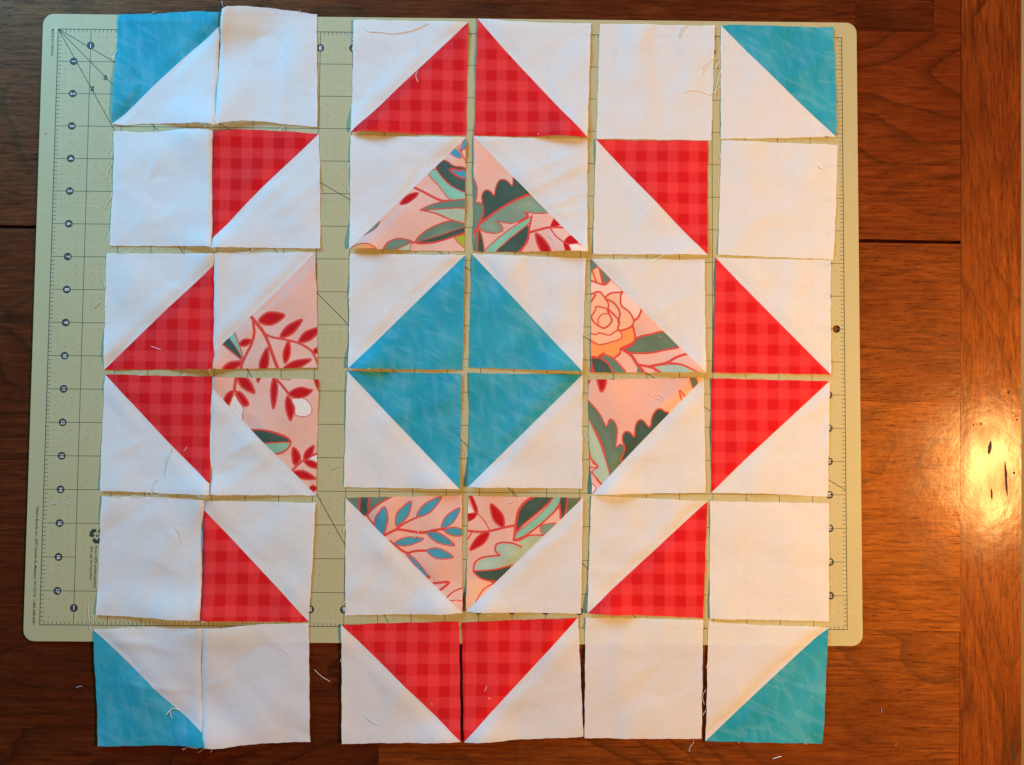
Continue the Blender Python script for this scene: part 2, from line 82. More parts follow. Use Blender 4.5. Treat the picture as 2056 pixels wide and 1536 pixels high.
FLORAL = {
 'R2C3': [('p','dark',[(-0.176,5.057),(0.122,4.88),(0.525,4.765),(0.532,4.06),(0.295,4.117),(-0.038,4.353),(-0.421,4.779)],0.037),('p','mint',[(-0.444,4.779),(-0.277,4.589),(-0.014,4.305),(0.295,4.129),(0.532,4.012),(0.534,3.845),(0.062,3.816),(-0.344,4.278),(-0.631,4.61)],0.037),('p','blue',[(0.004,4.783),(0.195,4.594),(0.527,4.478),(0.525,4.736),(0.241,4.762)],0.061),('p','blue',[(0.023,5.275),(0.163,5.408),(0.307,5.266),(0.356,5.11),(0.237,5.121),(0.095,5.191)],0.023),('p','blue',[(0.503,5.747),(0.398,5.626),(0.352,5.482),(0.365,5.362),(0.506,5.435)],0.028),('s','coral',[(0.21,5.504),(0.354,5.266),(0.499,4.98)],0.037),('s','coral',[(0.353,5.326),(0.494,5.447)],0.033),('s','coral',[(0.304,5.529),(0.341,5.338)],0.023),('p','red',[(-1.493,3.706),(-1.377,3.874),(-1.19,4.007),(-0.943,4.045),(-1.047,3.877),(-1.257,3.72),(-1.41,3.676)],0.047),('s','coral',[(-1.099,4.223),(-0.861,4.106),(-0.505,3.918),(-0.197,3.79),(0.086,3.805)],0.08),('p','mid',[(-0.854,3.51),(-0.455,3.704),(0.062,3.805),(0.534,3.838),(0.537,3.559),(-0.336,3.534)],0.037),('p','pale',[(-0.689,3.499),(-0.336,3.534),(0.537,3.542),(0.541,3.118),(0.092,3.209),(-0.334,3.396)],0.037),('s','coral',[(-0.877,3.505),(-0.452,3.418),(0.021,3.232),(0.541,3.083)],0.042),('p','mid',[(-1.006,2.509),(-0.914,2.7),(-0.565,2.965),(0.022,3.185),(0.541,3.071),(0.543,2.868),(0.027,2.662),(-0.442,2.515),(-0.794,2.488)],0.042),('p','dark',[(-0.959,2.522),(-0.326,2.73),(0.542,3.023),(0.543,2.885),(0.027,2.685),(-0.442,2.543)],0.028),('p','lime',[(0.168,2.71),(0.356,2.76),(0.545,2.762),(0.548,2.381),(0.312,2.498)],0.037),('s','coral',[(0.121,2.698),(0.544,2.845)],0.047),('p','mid',[(-1.955,2.24),(-1.852,2.478),(-1.619,2.611),(-1.384,2.625),(-1.113,2.544),(-1.288,2.436),(-1.614,2.267)],0.047),('p','pale',[(-1.567,2.267),(-1.288,2.436),(-1.096,2.521),(-1.146,2.413),(-1.215,2.258)],0.033),('s','coral',[(-1.124,2.532),(-0.983,2.51)],0.061),('p','orange',[(-2.93,2.254),(-2.791,2.398),(-2.557,2.436),(-2.345,2.402),(-2.202,2.261)],0.042),('p','mid',[(-2.585,2.708),(-2.121,3.164),(-2.166,2.997),(-2.328,2.853)],0.023)],
 'R2C4': [('p','mid',[(0.688,4.503),(0.808,4.313),(0.845,4.075),(0.789,3.764),(0.696,3.668)],0.037),('p','dark',[(1.007,3.218),(1.04,3.456),(1.002,3.742),(0.988,3.957),(1.046,4.101),(1.152,4.149),(1.27,4.079),(1.354,3.984),(1.399,4.2),(1.469,4.391),(1.586,4.476),(1.728,4.442),(1.895,4.288),(1.929,4.42),(1.988,4.516),(2.487,4.019),(2.063,3.872),(1.664,3.653),(1.312,3.411)],0.042),('p','mid',[(0.696,3.668),(0.86,3.765),(1.002,3.718),(1.039,3.552),(1.006,3.337),(0.913,3.146),(0.728,2.787)],0.037),('p','sage',[(0.914,3.074),(1.124,3.243),(1.359,3.436),(1.664,3.629),(2.063,3.848),(2.464,4.007),(2.987,3.511),(2.657,3.436),(2.279,3.468),(2.362,3.374),(2.162,3.229),(1.927,3.131),(1.668,3.141),(1.455,3.186),(1.598,3.057),(1.622,2.914),(1.435,2.829),(1.199,2.839),(0.986,2.908)],0.037),('s','coral',[(0.937,3.146),(1.265,3.387),(1.664,3.653),(2.063,3.872),(2.464,4.024)],0.061),('p','mint',[(1.063,2.232),(1.366,2.579),(1.787,2.916),(2.116,3.133),(2.48,3.327),(2.399,3.112),(2.071,2.847),(1.72,2.559),(1.44,2.235)],0.037),('p','dark',[(1.44,2.235),(1.72,2.547),(2.071,2.835),(2.388,3.064),(2.402,2.755),(2.309,2.517),(2.122,2.242)],0.033),('s','coral',[(2.504,3.363),(2.435,2.993),(2.402,2.66),(2.286,2.445),(2.111,2.242)],0.061),('s','coral',[(2.35,3.445),(2.374,3.326),(2.116,3.157)],0.061),('p','mid',[(0.733,2.229),(0.775,2.764),(0.879,2.979),(0.898,2.23)],0.033),('p','dark',[(0.886,2.23),(0.892,2.907),(0.963,2.837),(1.036,2.552),(1.063,2.232)],0.037),('s','coral',[(0.751,2.811),(0.891,3.026)],0.07),('s','coral',[(2.436,2.851),(2.778,2.949),(3.084,3.011),(3.532,3.016)],0.08),('p','red',[(2.625,2.817),(2.779,2.735),(2.945,2.546),(3.064,2.334),(3.041,2.238),(2.829,2.248),(2.686,2.496)],0.066),('p','red',[(3.084,3.047),(3.13,3.19),(3.212,3.31),(3.39,3.145),(3.249,3.049)],0.028),('s','coral',[(3.084,2.952),(3.251,2.716),(3.464,2.527),(3.606,2.339)],0.047),('p','cream',[(3.606,2.445),(3.842,2.502),(4.054,2.438),(4.196,2.261),(3.678,2.256)],0.037),('p','red',[(3.488,2.528),(3.581,2.695),(3.722,2.756),(3.936,2.579),(3.724,2.482)],0.033),('p','red',[(3.464,2.504),(3.606,2.457),(3.678,2.256),(3.536,2.255)],0.028)],
 'P3R': [('p','mint',[(-6.571,-0.425),(-6.411,-0.271),(-6.263,-0.657),(-6.149,-1.077)],0.023),('p','dark',[(-6.742,-0.625),(-6.571,-0.448),(-6.173,-1.054)],0.023),('s','coral',[(-6.423,-0.259),(-6.251,-0.656),(-6.137,-1.077)],0.033),('s','coral',[(-6.765,-0.626),(-6.148,-1.124)],0.042),('s','coral',[(-5.967,0.262),(-5.8,0.075),(-5.56,-0.228),(-5.39,-0.555),(-5.242,-0.953),(-5.07,-1.396)],0.103),('s','coral',[(-5.859,0.098),(-5.816,-0.277),(-5.902,-0.607),(-6.036,-0.889),(-6.147,-1.148),(-6.212,-1.406)],0.084),('s','coral',[(-5.536,-0.275),(-5.3,-0.39),(-4.925,-0.458),(-4.479,-0.571),(-4.149,-0.756),(-4.005,-0.943),(-3.883,-1.246)],0.07),('l','red',(-5.683,0.088),(-4.927,0.271),0.387,0.07),('l','red',(-5.031,-0.4),(-4.399,0.146),0.269,0.066),('l','red',(-4.48,-0.524),(-3.833,-0.096),0.281,0.061),('l','red',(-6.252,-0.633),(-5.905,-0.489),0.199,0.056),('l','red',(-4.876,-1.172),(-4.784,-0.503),0.199,0.061),('l','red',(-5.58,-1.541),(-5.41,-0.72),0.258,0.061),('l','red',(-4.931,-1.36),(-4.096,-1.056),0.246,0.061),('l','red',(-6.725,-1.387),(-6.159,-1.148),0.258,0.07),('l','red',(-4.03,-0.872),(-3.869,-0.695),0.152,0.047)],
 'P4R': [('l','red',(-6.278,-1.575),(-5.79,-2.073),0.293,0.075),('p','cream',[(-6.549,-2.487),(-6.382,-2.159),(-6.238,-2.345),(-6.118,-2.507),(-6.114,-2.693),(-6.179,-2.904)],0.028),('p','red',[(-6.68,-2.325),(-6.592,-2.114),(-6.42,-2.02),(-6.428,-2.16),(-6.572,-2.487)],0.061),('p','red',[(-6.337,-2.077),(-6.221,-2.053),(-6.079,-2.18),(-5.958,-2.366),(-5.98,-2.459),(-6.096,-2.456),(-6.216,-2.298)],0.066),('s','coral',[(-6.336,-1.598),(-6.375,-1.926),(-6.361,-2.019)],0.094),('p','red',[(-5.73,-1.594),(-5.614,-1.593),(-5.687,-1.769)],0.047),('l','red',(-5.194,-1.589),(-5.199,-2.546),0.199,0.066),('s','coral',[(-5.111,-1.682),(-4.92,-1.891),(-4.753,-2.1)],0.08),('p','cream',[(-4.657,-2.262),(-4.495,-2.226),(-4.285,-2.236),(-4.119,-2.375),(-4.051,-2.537),(-4.09,-2.701),(-4.252,-2.777),(-4.438,-2.762),(-4.544,-2.704),(-4.56,-2.495)],0.028),('p','red',[(-4.753,-2.111),(-4.604,-1.97),(-4.384,-1.898),(-4.15,-1.955),(-4.045,-1.989),(-4.24,-2.166),(-4.518,-2.215)],0.056),('p','red',[(-4.775,-2.17),(-4.668,-2.309),(-4.586,-2.565),(-4.619,-2.775),(-4.68,-2.892),(-4.769,-2.73),(-4.84,-2.45),(-4.82,-2.24)],0.061),('p','red',[(-4.005,-1.58),(-3.831,-1.578),(-3.823,-1.999),(-3.93,-1.86)],0.052),('s','coral',[(-4.995,-1.653),(-4.715,-1.674)],0.033),('p','dark',[(-5.837,-3.18),(-5.476,-3.201),(-5.126,-3.291),(-4.774,-3.428),(-4.668,-3.543),(-5.004,-3.546),(-5.468,-3.584)],0.019),('p','mint',[(-5.468,-3.591),(-4.691,-3.562),(-4.791,-3.753),(-4.998,-3.871),(-5.183,-3.907)],0.019),('s','coral',[(-5.895,-3.18),(-5.476,-3.189),(-5.056,-3.279),(-4.775,-3.404),(-4.661,-3.543),(-4.745,-3.729),(-4.929,-3.858),(-5.206,-3.923)],0.052),('s','coral',[(-5.491,-3.586),(-4.691,-3.534)],0.033),('p','cream',[(-4.181,-4.085),(-3.79,-3.885),(-3.785,-4.152)],0.019),('s','coral',[(-4.64,-4.413),(-4.412,-4.191),(-4.228,-4.05),(-3.791,-3.827)],0.066),('p','red',[(-4.606,-3.717),(-4.477,-3.785),(-4.381,-3.959),(-4.402,-4.11),(-4.527,-4.227),(-4.611,-4.065)],0.061),('l','red',(-4.251,-4.074),(-3.98,-3.642),0.211,0.056),('l','red',(-4.251,-4.109),(-3.736,-4.302),0.199,0.052),('l','red',(-4.57,-4.435),(-3.905,-4.627),0.234,0.061),('l','red',(-4.097,-4.93),(-3.842,-4.905),0.187,0.037)],
 'R3C5': [('p','peach',[(4.325,1.757),(4.561,1.83),(4.892,1.454),(5.34,1.055),(5.835,0.563),(5.718,0.278),(5.624,0.018),(5.248,-0.103),(5.225,-0.339),(4.568,-0.533),(4.286,-0.347)],0.005),('p','orange',[(4.286,-0.37),(4.568,-0.544),(4.92,-0.471),(5.225,-0.327),(5.248,-0.115),(5.554,-0.006),(5.648,-0.335),(5.578,-0.477),(5.226,-0.621),(5.203,-0.786),(5.016,-0.929),(4.781,-0.837),(4.64,-0.791),(4.546,-0.909),(4.288,-0.911)],0.014),('p','blush',[(4.327,1.377),(4.727,1.286),(4.892,1.406),(5.222,1.137),(5.152,1.053),(4.893,1.004),(4.752,0.908),(4.563,1.048),(4.328,0.999)],0.014),('p','blush',[(5.246,0.983),(5.387,1.008),(5.859,0.563),(5.718,0.326),(5.601,0.254),(5.483,0.442),(5.223,0.676)],0.014),('s','coral',[(4.303,1.413),(4.727,1.286),(4.892,1.454)],0.056),('s','coral',[(4.337,1.733),(4.468,1.379)],0.047),('s','coral',[(4.549,1.83),(4.668,1.321)],0.056),('s','coral',[(4.305,0.987),(4.563,1.072),(4.752,0.861),(4.835,0.72),(4.835,0.554)],0.052),('s','coral',[(4.752,0.908),(4.917,1.028),(5.27,1.066)],0.056),('s','coral',[(5.223,1.054),(5.223,0.676),(5.459,0.465),(5.601,0.207),(5.53,0.017),(5.225,-0.103),(5.126,-0.057),(5.154,0.203),(4.847,0.531)],0.056),('s','coral',[(4.752,0.861),(4.988,0.744),(5.153,0.533),(5.182,0.345),(5.13,0.155)],0.056),('s','coral',[(5.847,0.563),(5.742,0.302),(5.601,0.183)],0.061),('s','coral',[(4.306,0.739),(4.446,0.976)],0.056),('s','coral',[(4.319,0.314),(4.448,0.504),(4.494,0.622),(4.835,0.549)],0.047),('s','coral',[(4.319,0.314),(4.402,0.149),(4.661,-0.025),(4.802,0.011),(4.942,0.177),(4.895,0.342),(4.812,0.507)],0.056),('s','coral',[(4.543,0.103),(4.538,0.245),(4.66,0.387),(4.824,0.401)],0.037),('s','coral',[(4.286,-0.205),(4.474,-0.232),(4.567,-0.179),(4.849,-0.248),(4.99,-0.176),(5.143,-0.068)],0.042),('s','coral',[(5.131,-0.08),(5.23,-0.186),(5.225,-0.339),(4.92,-0.459),(4.568,-0.533),(4.31,-0.441)],0.037),('s','coral',[(5.577,0.041),(5.653,-0.335),(5.531,-0.501),(5.226,-0.645),(5.203,-0.786),(5.039,-0.928)],0.061),('p','mid',[(4.277,2.041),(4.419,1.971),(4.525,1.841),(4.278,1.721)],0.019),('p','mid',[(4.561,1.806),(4.892,1.477),(4.739,1.31),(4.632,1.546)],0.037),('p','olive',[(5.32,-0.679),(5.555,-0.524),(5.719,-0.311),(6.095,-0.214),(6.565,-0.139),(6.988,-0.559),(6.565,-0.681),(6.095,-0.779),(5.532,-0.783)],0.061),('s','coral',[(5.261,-0.668),(5.532,-0.854),(5.72,-1.134),(5.955,-1.414)],0.094),('s','coral',[(5.743,-1.134),(6.095,-1.178),(6.565,-1.08),(6.917,-0.889),(7.27,-0.781)],0.08),('p','pale',[(6.213,-1.212),(6.565,-1.139),(6.987,-1.147),(7.269,-1.262),(7.504,-1.413),(6.447,-1.422)],0.023),('s','coral',[(6.048,-1.183),(6.565,-1.085),(6.987,-1.124),(7.269,-1.239),(7.598,-1.412)],0.061),('s','coral',[(5.861,-1.157),(6.213,-1.248),(6.471,-1.422)],0.07),('p','mid',[(5.72,-1.428),(5.743,-1.181),(5.884,-1.426)],0.023),('p','coral',[(4.288,-0.982),(4.478,-1.438),(4.29,-1.439)],0.009),('p','dark',[(4.335,-0.934),(4.593,-0.956),(4.828,-1.118),(5.04,-1.433),(4.478,-1.438)],0.042),('p','mid',[(4.57,-0.897),(4.71,-0.832),(4.992,-0.952),(5.204,-1.162),(5.392,-1.43),(5.04,-1.433),(4.828,-1.095)],0.052),('s','coral',[(4.288,-0.923),(4.57,-0.909),(4.698,-0.79)],0.052)],
 'R4C5': [('p','peach',[(6.869,-2.054),(7.738,-1.461),(6.471,-2.782),(6.377,-2.479)],0.005),('p','red',[(4.513,-1.534),(4.764,-1.532),(4.737,-1.813),(4.632,-1.955),(4.554,-1.791)],0.07),('p','coral',[(4.197,-1.583),(4.314,-1.582),(4.233,-1.77)],0.014),('p','olive',[(4.176,-2.216),(4.434,-2.424),(4.622,-2.68),(4.787,-2.994),(4.88,-2.794),(5.02,-2.84),(5.114,-3.073),(5.092,-3.423),(5.069,-3.632),(5.185,-3.538),(5.302,-3.584),(5.349,-3.793),(5.35,-4.003),(4.861,-4.518),(4.742,-3.821),(4.507,-3.217),(4.178,-2.753)],0.042),('p','pale',[(4.178,-2.73),(4.484,-3.241),(4.696,-3.775),(4.88,-4.494),(4.652,-4.751),(4.371,-4.359),(4.534,-4.218),(4.323,-3.941)],0.037),('s','coral',[(4.276,-3.918),(4.534,-4.206),(4.3,-4.231)],0.047),('s','coral',[(4.324,-4.359),(4.675,-4.751)],0.042),('p','dark',[(5.28,-4.05),(5.338,-3.654),(5.267,-3.421),(5.302,-3.211),(5.418,-3.14),(5.535,-3.209),(5.629,-3.302),(5.652,-3.022),(5.745,-2.823),(5.886,-2.81),(6.097,-3.007),(6.167,-2.691),(6.284,-2.503),(6.401,-2.455),(6.518,-2.525),(6.682,-2.687),(6.05,-3.345)],0.047),('p','olive',[(7.281,-1.464),(7.421,-1.463),(7.55,-1.673),(7.409,-1.839)],0.033),('s','coral',[(7.068,-2.24),(6.987,-1.912),(7.198,-2.121)],0.047),('p','cream',[(4.325,-4.707),(4.466,-4.845),(4.327,-5.032)],0.033)],
 'R5C3': [('p','mid',[(-2.984,-5.185),(-2.59,-5.159),(-2.607,-5.575)],0.014),('p','dark',[(-2.532,-5.159),(-2.311,-5.157),(-2.349,-5.712),(-2.583,-5.575)],0.014),('p','olive',[(-2.265,-5.157),(-1.708,-5.142),(-2.053,-5.387),(-2.327,-5.654)],0.014),('s','coral',[(-2.555,-5.159),(-2.607,-5.575)],0.061),('s','coral',[(-2.277,-5.157),(-2.327,-5.689)],0.052),('s','coral',[(-1.639,-5.153),(-2.03,-5.387),(-2.373,-5.701)],0.056),('s','coral',[(-2.373,-5.689),(-2.113,-6.033)],0.056),('s','coral',[(-1.9,-6.331),(-1.509,-6.133),(-1.37,-6.12),(-0.72,-6.208),(-0.373,-6.137),(-0.049,-6.088)],0.08),('s','coral',[(-1.463,-6.098),(-1.188,-5.912),(-0.819,-5.736)],0.061),('s','coral',[(-1.643,-6.468),(-1.362,-6.696),(-1.129,-6.809),(-0.945,-6.762),(-0.528,-6.737)],0.075),('p','blue',[(-2.124,-6.033),(-2.093,-5.779),(-1.98,-5.594),(-1.82,-5.443),(-1.724,-5.708),(-1.744,-5.939),(-1.878,-6.285)],0.047),('p','blue',[(-1.464,-6.029),(-1.491,-5.752),(-1.401,-5.544),(-1.057,-5.276),(-1.076,-5.565),(-1.189,-5.796)],0.042),('l','blue',(-0.865,-5.729),(-0.141,-5.142),0.293,0.042),('l','blue',(-0.119,-6.066),(0.42,-5.462),0.281,0.037),('l','blue',(-0.049,-6.134),(0.718,-6.222),0.258,0.042),('l','blue',(-0.558,-6.196),(0.269,-6.582),0.281,0.042),('l','blue',(-1.527,-6.536),(-0.66,-6.392),0.258,0.037),('l','blue',(-0.551,-6.737),(0.238,-6.927),0.305,0.037),('p','blue',[(-1.164,-6.856),(-1.013,-6.901),(-0.825,-7.083),(-0.484,-7.517),(-0.635,-7.495)],0.042),('s','coral',[(-0.519,-7.506),(-0.473,-7.517)],0.084),('s','coral',[(-0.401,-7.712),(0.107,-7.67),(-0.19,-7.928)],0.075),('s','coral',[(0.043,-8.121),(0.272,-7.925),(0.548,-7.82)],0.047),('s','coral',[(0.136,-8.206),(0.367,-8.181),(0.552,-8.217)],0.033)],
 'R5C4': [('p','peach',[(0.561,-7.671),(1.533,-7.642),(0.685,-8.564),(0.57,-8.564)],0.005),('p','cream',[(0.606,-5.299),(0.842,-5.598),(0.61,-5.622)],0.014),('p','red',[(0.686,-5.113),(0.779,-5.112),(0.945,-5.516),(0.888,-5.609)],0.042),('p','red',[(0.61,-5.657),(0.923,-5.625),(0.82,-5.794),(0.612,-5.865)],0.028),('s','coral',[(0.592,-6.13),(0.986,-6.174),(1.311,-6.148),(1.774,-6.03),(2.099,-5.97)],0.075),('s','coral',[(0.958,-5.643),(1.169,-5.872),(1.311,-6.125)],0.037),('s','coral',[(0.618,-6.43),(0.801,-6.175)],0.047),('l','red',(1.716,-6.019),(1.339,-5.34),0.305,0.061),('l','red',(1.288,-6.183),(0.725,-6.717),0.269,0.052),('p','dark',[(2.628,-5.099),(2.373,-5.263),(2.166,-5.588),(2.098,-5.889),(2.124,-6.143),(2.331,-5.934),(2.608,-5.724),(2.886,-5.468),(3.233,-5.095)],0.033),('p','mint',[(2.056,-6.374),(2.147,-6.166),(2.378,-5.98),(2.725,-5.7),(3.025,-5.397),(3.256,-5.095),(3.419,-5.094),(3.339,-5.395),(3.027,-5.744),(2.611,-6.093),(2.287,-6.303)],0.033),('s','coral',[(2.651,-5.099),(2.373,-5.263),(2.166,-5.542),(2.098,-5.889),(2.033,-6.409)],0.075),('s','coral',[(2.033,-6.397),(2.287,-6.326),(2.611,-6.116),(3.027,-5.767),(3.42,-5.371)],0.056),('s','coral',[(2.124,-6.143),(2.331,-5.934),(2.886,-5.468),(3.233,-5.107)],0.047),('p','olive',[(3.663,-5.092),(4.071,-5.089),(3.561,-5.648)],0.014),('p','dark',[(3.419,-5.094),(3.628,-5.092),(3.538,-5.694),(3.411,-5.765)],0.028),('s','coral',[(3.64,-5.092),(3.561,-5.648)],0.047),('s','coral',[(3.397,-5.348),(3.446,-5.764)],0.047),('p','sage',[(2.819,-6.0),(3.074,-5.917),(3.33,-5.927),(2.937,-6.253)],0.033),('p','pale',[(0.892,-7.267),(0.995,-7.071),(1.225,-6.932),(1.619,-6.86),(1.502,-6.723),(1.547,-6.562),(1.732,-6.491),(2.01,-6.512),(2.243,-6.615),(2.184,-6.442),(2.496,-6.279),(2.891,-6.276),(1.992,-7.203),(1.46,-7.287)],0.009),('s','coral',[(0.835,-7.348),(0.879,-7.095),(1.109,-6.933),(1.619,-6.86)],0.056),('s','coral',[(1.619,-6.86),(1.483,-6.723),(1.523,-6.539),(1.732,-6.48),(2.01,-6.501),(2.255,-6.603)],0.056),('s','coral',[(2.079,-6.42),(2.195,-6.419),(2.496,-6.267),(2.914,-6.264)],0.047),('p','dark',[(0.87,-7.348),(1.46,-7.298),(1.969,-7.169),(1.533,-7.665),(1.231,-7.598),(0.976,-7.485)],0.009),('s','coral',[(0.835,-7.337),(1.46,-7.28),(2.015,-7.145)],0.042),('s','coral',[(0.835,-7.348),(0.999,-7.508),(1.231,-7.598),(1.556,-7.647)],0.047),('s','coral',[(0.913,-8.242),(1.141,-7.874),(1.51,-7.665)],0.037),('s','coral',[(0.592,-8.427),(0.662,-8.518)],0.047),('s','coral',[(0.6,-6.982),(0.627,-7.327)],0.033)],
}
THREADS = [
 ([(-2.659, 9.13),(-2.512, 9.005),(-2.191, 9.009),(-1.88, 8.97),(-1.363, 9.039),(-1.002, 9.149),(-0.719, 9.295)], 'R1C3', 0.016, 'w', 'long white thread curved along the top of the square left of the red peak'),
 ([(-1.027, 7.805),(-1.066, 7.647),(-1.034, 7.542),(-0.986, 7.427)], 'R1C3', 0.011, 'w', 'short curled white thread on the upper left red gingham triangle'),
 ([(-8.908, -0.695),(-8.77, -0.745),(-8.617, -0.795)], 'P3L', 0.012, 'w', 'straight white thread snippet on red gingham above the left gap between pairs'),
 ([(-7.77, -3.693),(-7.789, -3.774),(-7.868, -3.83)], 'P4L', 0.011, 'w', 'tiny hooked white thread near the lower tip of a red gingham triangle'),
 ([(-8.204, -3.736),(-8.245, -3.903),(-8.331, -4.081),(-8.376, -4.333),(-8.42, -4.585)], 'P4L', 0.01, 'c', 'long cream thread lying below red gingham in the fourth sewn pair'),
 ([(-8.619, -4.678),(-8.716, -4.814),(-8.751, -5.016),(-8.769, -5.101)], 'P4L', 0.009, 'c', 'cream thread running off the bottom edge of the fourth sewn pair'),
 ([(-8.115, -6.033),(-8.028, -6.117),(-7.95, -6.217),(-7.895, -6.392),(-7.845, -6.606)], 'P5L', 0.013, 'w', 'curved white thread on the plain white half of the fifth sewn pair'),
 ([(-8.174, -11.606),(-8.087, -11.488),(-7.97, -11.399),(-7.779, -11.457)], 'P6L', 0.016, 'w', 'frayed white thread on the edge of the bottom left teal triangle'),
 ([(-8.059, -11.454),(-8.026, -11.577),(-7.983, -11.684)], 'P6L', 0.014, 'w', 'short white thread hanging below the frayed one on the bottom left teal'),
 ([(-4.876, -9.586),(-4.713, -9.724),(-4.53, -9.842)], 'P6R', 0.009, 'w', 'faint white thread near the right edge of the bottom left white square'),
 ([(-3.852, -10.28),(-3.724, -10.404),(-3.597, -10.502),(-3.378, -10.63)], 'table', 0.013, 'w', 'white thread on dark wood between the bottom left pair and red gingham'),
 ([(-10.895, -10.851),(-10.811, -10.811),(-10.712, -10.8)], 'table', 0.01, 'w', 'short white thread on dark wood left of the bottom left teal triangle'),
 ([(2.977, 2.765),(3.07, 2.719),(3.122, 2.59)], 'R2C4', 0.013, 'w', 'tiny white thread arc on pink floral beside red buds'),
 ([(6.003, -1.956),(6.167, -2.082),(6.345, -2.162),(6.463, -2.182),(6.473, -2.12),(6.371, -2.05),(6.228, -2.02),(6.32, -2.101)], 'R4C5', 0.012, 'p', 'looped pale thread on the pink floral square above dark green leaves'),
 ([(-0.682, -6.057),(-0.811, -6.169),(-0.885, -6.31),(-0.98, -6.405)], 'R5C3', 0.011, 'w', 'pale thread crossing a blue leaf on the lower left floral triangle'),
 ([(1.773, -5.283),(1.859, -5.303),(1.92, -5.277),(2.061, -5.206)], 'R5C4', 0.011, 'w', 'wavy white thread near the top of the floral square with a mint leaf'),
 ([(1.26, -10.7),(1.24, -10.779),(1.201, -10.848)], 'R6C4', 0.01, 'w', 'short white thread on the lower right red gingham triangle'),
 ([(1.303, -11.045),(1.383, -11.065)], 'R6C4', 0.01, 'w', 'speck of white thread below the short one on lower right red gingham'),
 ([(-0.373, -11.217),(-0.338, -11.251)], 'R6C3', 0.011, 'w', 'white lint speck on the lower left red gingham triangle of the bottom row'),
 ([(-2.343, -11.571),(-2.166, -11.733),(-1.959, -11.85)], 'R6C3', 0.015, 'b', 'pale blue thread on the white half of the bottom row gingham square'),
 ([(7.24, 9.321),(7.125, 9.24),(7.047, 9.107),(6.979, 8.931)], 'R1C5', 0.016, 'w', 'white thread leaning over the top edge of the plain square beside teal'),
 ([(7.149, 7.208),(7.305, 7.278),(7.538, 7.281),(7.746, 7.214),(7.927, 7.179),(8.099, 7.287),(8.224, 7.43)], 'R1C5', 0.014, 'w', 'wavy white thread crossing the right edge of the top plain square'),
 ([(7.685, 7.69),(7.722, 7.875),(7.79, 8.06),(7.983, 8.247),(8.248, 8.324)], 'R1C5', 0.009, 'w', 'fine arched white thread at the right edge of the top plain square'),
 ([(8.071, 7.921),(8.139, 8.064),(8.232, 8.187)], 'R1C5', 0.008, 'w', 'short fine thread inside the arched one beside the top plain square'),
 ([(11.229, 4.939),(11.368, 4.882)], 'R2C6', 0.026, 'w', 'thick white lint bit on the plain square below the top right teal block'),
 ([(7.277, -12.635),(7.318, -12.467),(7.398, -12.377),(7.419, -12.268)], 'table', 0.013, 'c', 'bent cream thread on wood below the bottom plain white square'),
 ([(9.754, -12.817),(9.895, -12.767),(10.027, -12.737)], 'table', 0.022, 'w', 'thick white lint on wood at the bottom edge below the teal triangle'),
 ([(13.015, -11.324),(13.019, -11.463)], 'table', 0.022, 'g', 'greyish thread scrap on wood right of the bottom right teal triangle'),
 ([(13.405, -12.391),(13.476, -12.356)], 'table', 0.016, 'g', 'greyish lint speck on a board seam right of the bottom right block'),
 ([(11.359, -11.892),(11.42, -11.862)], 'table', 0.012, 'g', 'tiny grey lint at the right side of the bottom right teal triangle'),
 ([(-10.665, 0.442),(-10.592, 0.535),(-10.483, 0.649)], 'mat', 0.014, 'y', 'pale yellow thread scrap on the mat left of the third sewn pair'),
 ([(-3.452, -4.36),(-3.336, -4.278),(-3.2, -4.237)], 'mat', 0.013, 'b', 'pale blue thread scrap on the mat between the pairs and teal squares'),
 ([(-11.78, -5.403),(-11.628, -5.422)], 'mat', 0.014, 'b', 'pale blue lint on the mat above the number fifteen'),
 ([(-11.4, -5.376),(-11.328, -5.4),(-11.266, -5.455)], 'mat', 0.011, 'b', 'tiny blue thread beside the lint above the number fifteen'),
 ([(11.949, 1.623),(12.089, 1.717)], 'mat', 0.013, 'y', 'yellowish lint on the mat right border above the hanging hole'),
 ([(-12.312, 5.74),(-12.263, 5.803)], 'mat', 0.014, 'o', 'orange crumb on the mat left border beside the number three'),
 ([(0.641, -0.065),(0.566, -0.189),(0.542, -0.344),(0.559, -0.549),(0.623, -0.784)], 'mat', 0.009, 'w', 'fine white thread in the gap between the two upper teal triangles'),
 ([(0.421, -3.541),(0.487, -3.489),(0.553, -3.448)], 'mat', 0.01, 'w', 'short white thread in the gap between the two lower teal triangles'),
 ([(-1.219, -2.786),(-1.188, -2.817)], 'R4C3', 0.013, 'w', 'white lint dot on the lower left teal triangle'),
 ([(-2.638, -2.934),(-2.587, -2.975)], 'R4C3', 0.009, 'w', 'white lint fleck on the white half left of the lower left teal'),
 ([(6.386, -0.259),(6.406, -0.321)], 'R3C5', 0.013, 'w', 'white lint fleck on the dark green leaf beside the rose print'),
]
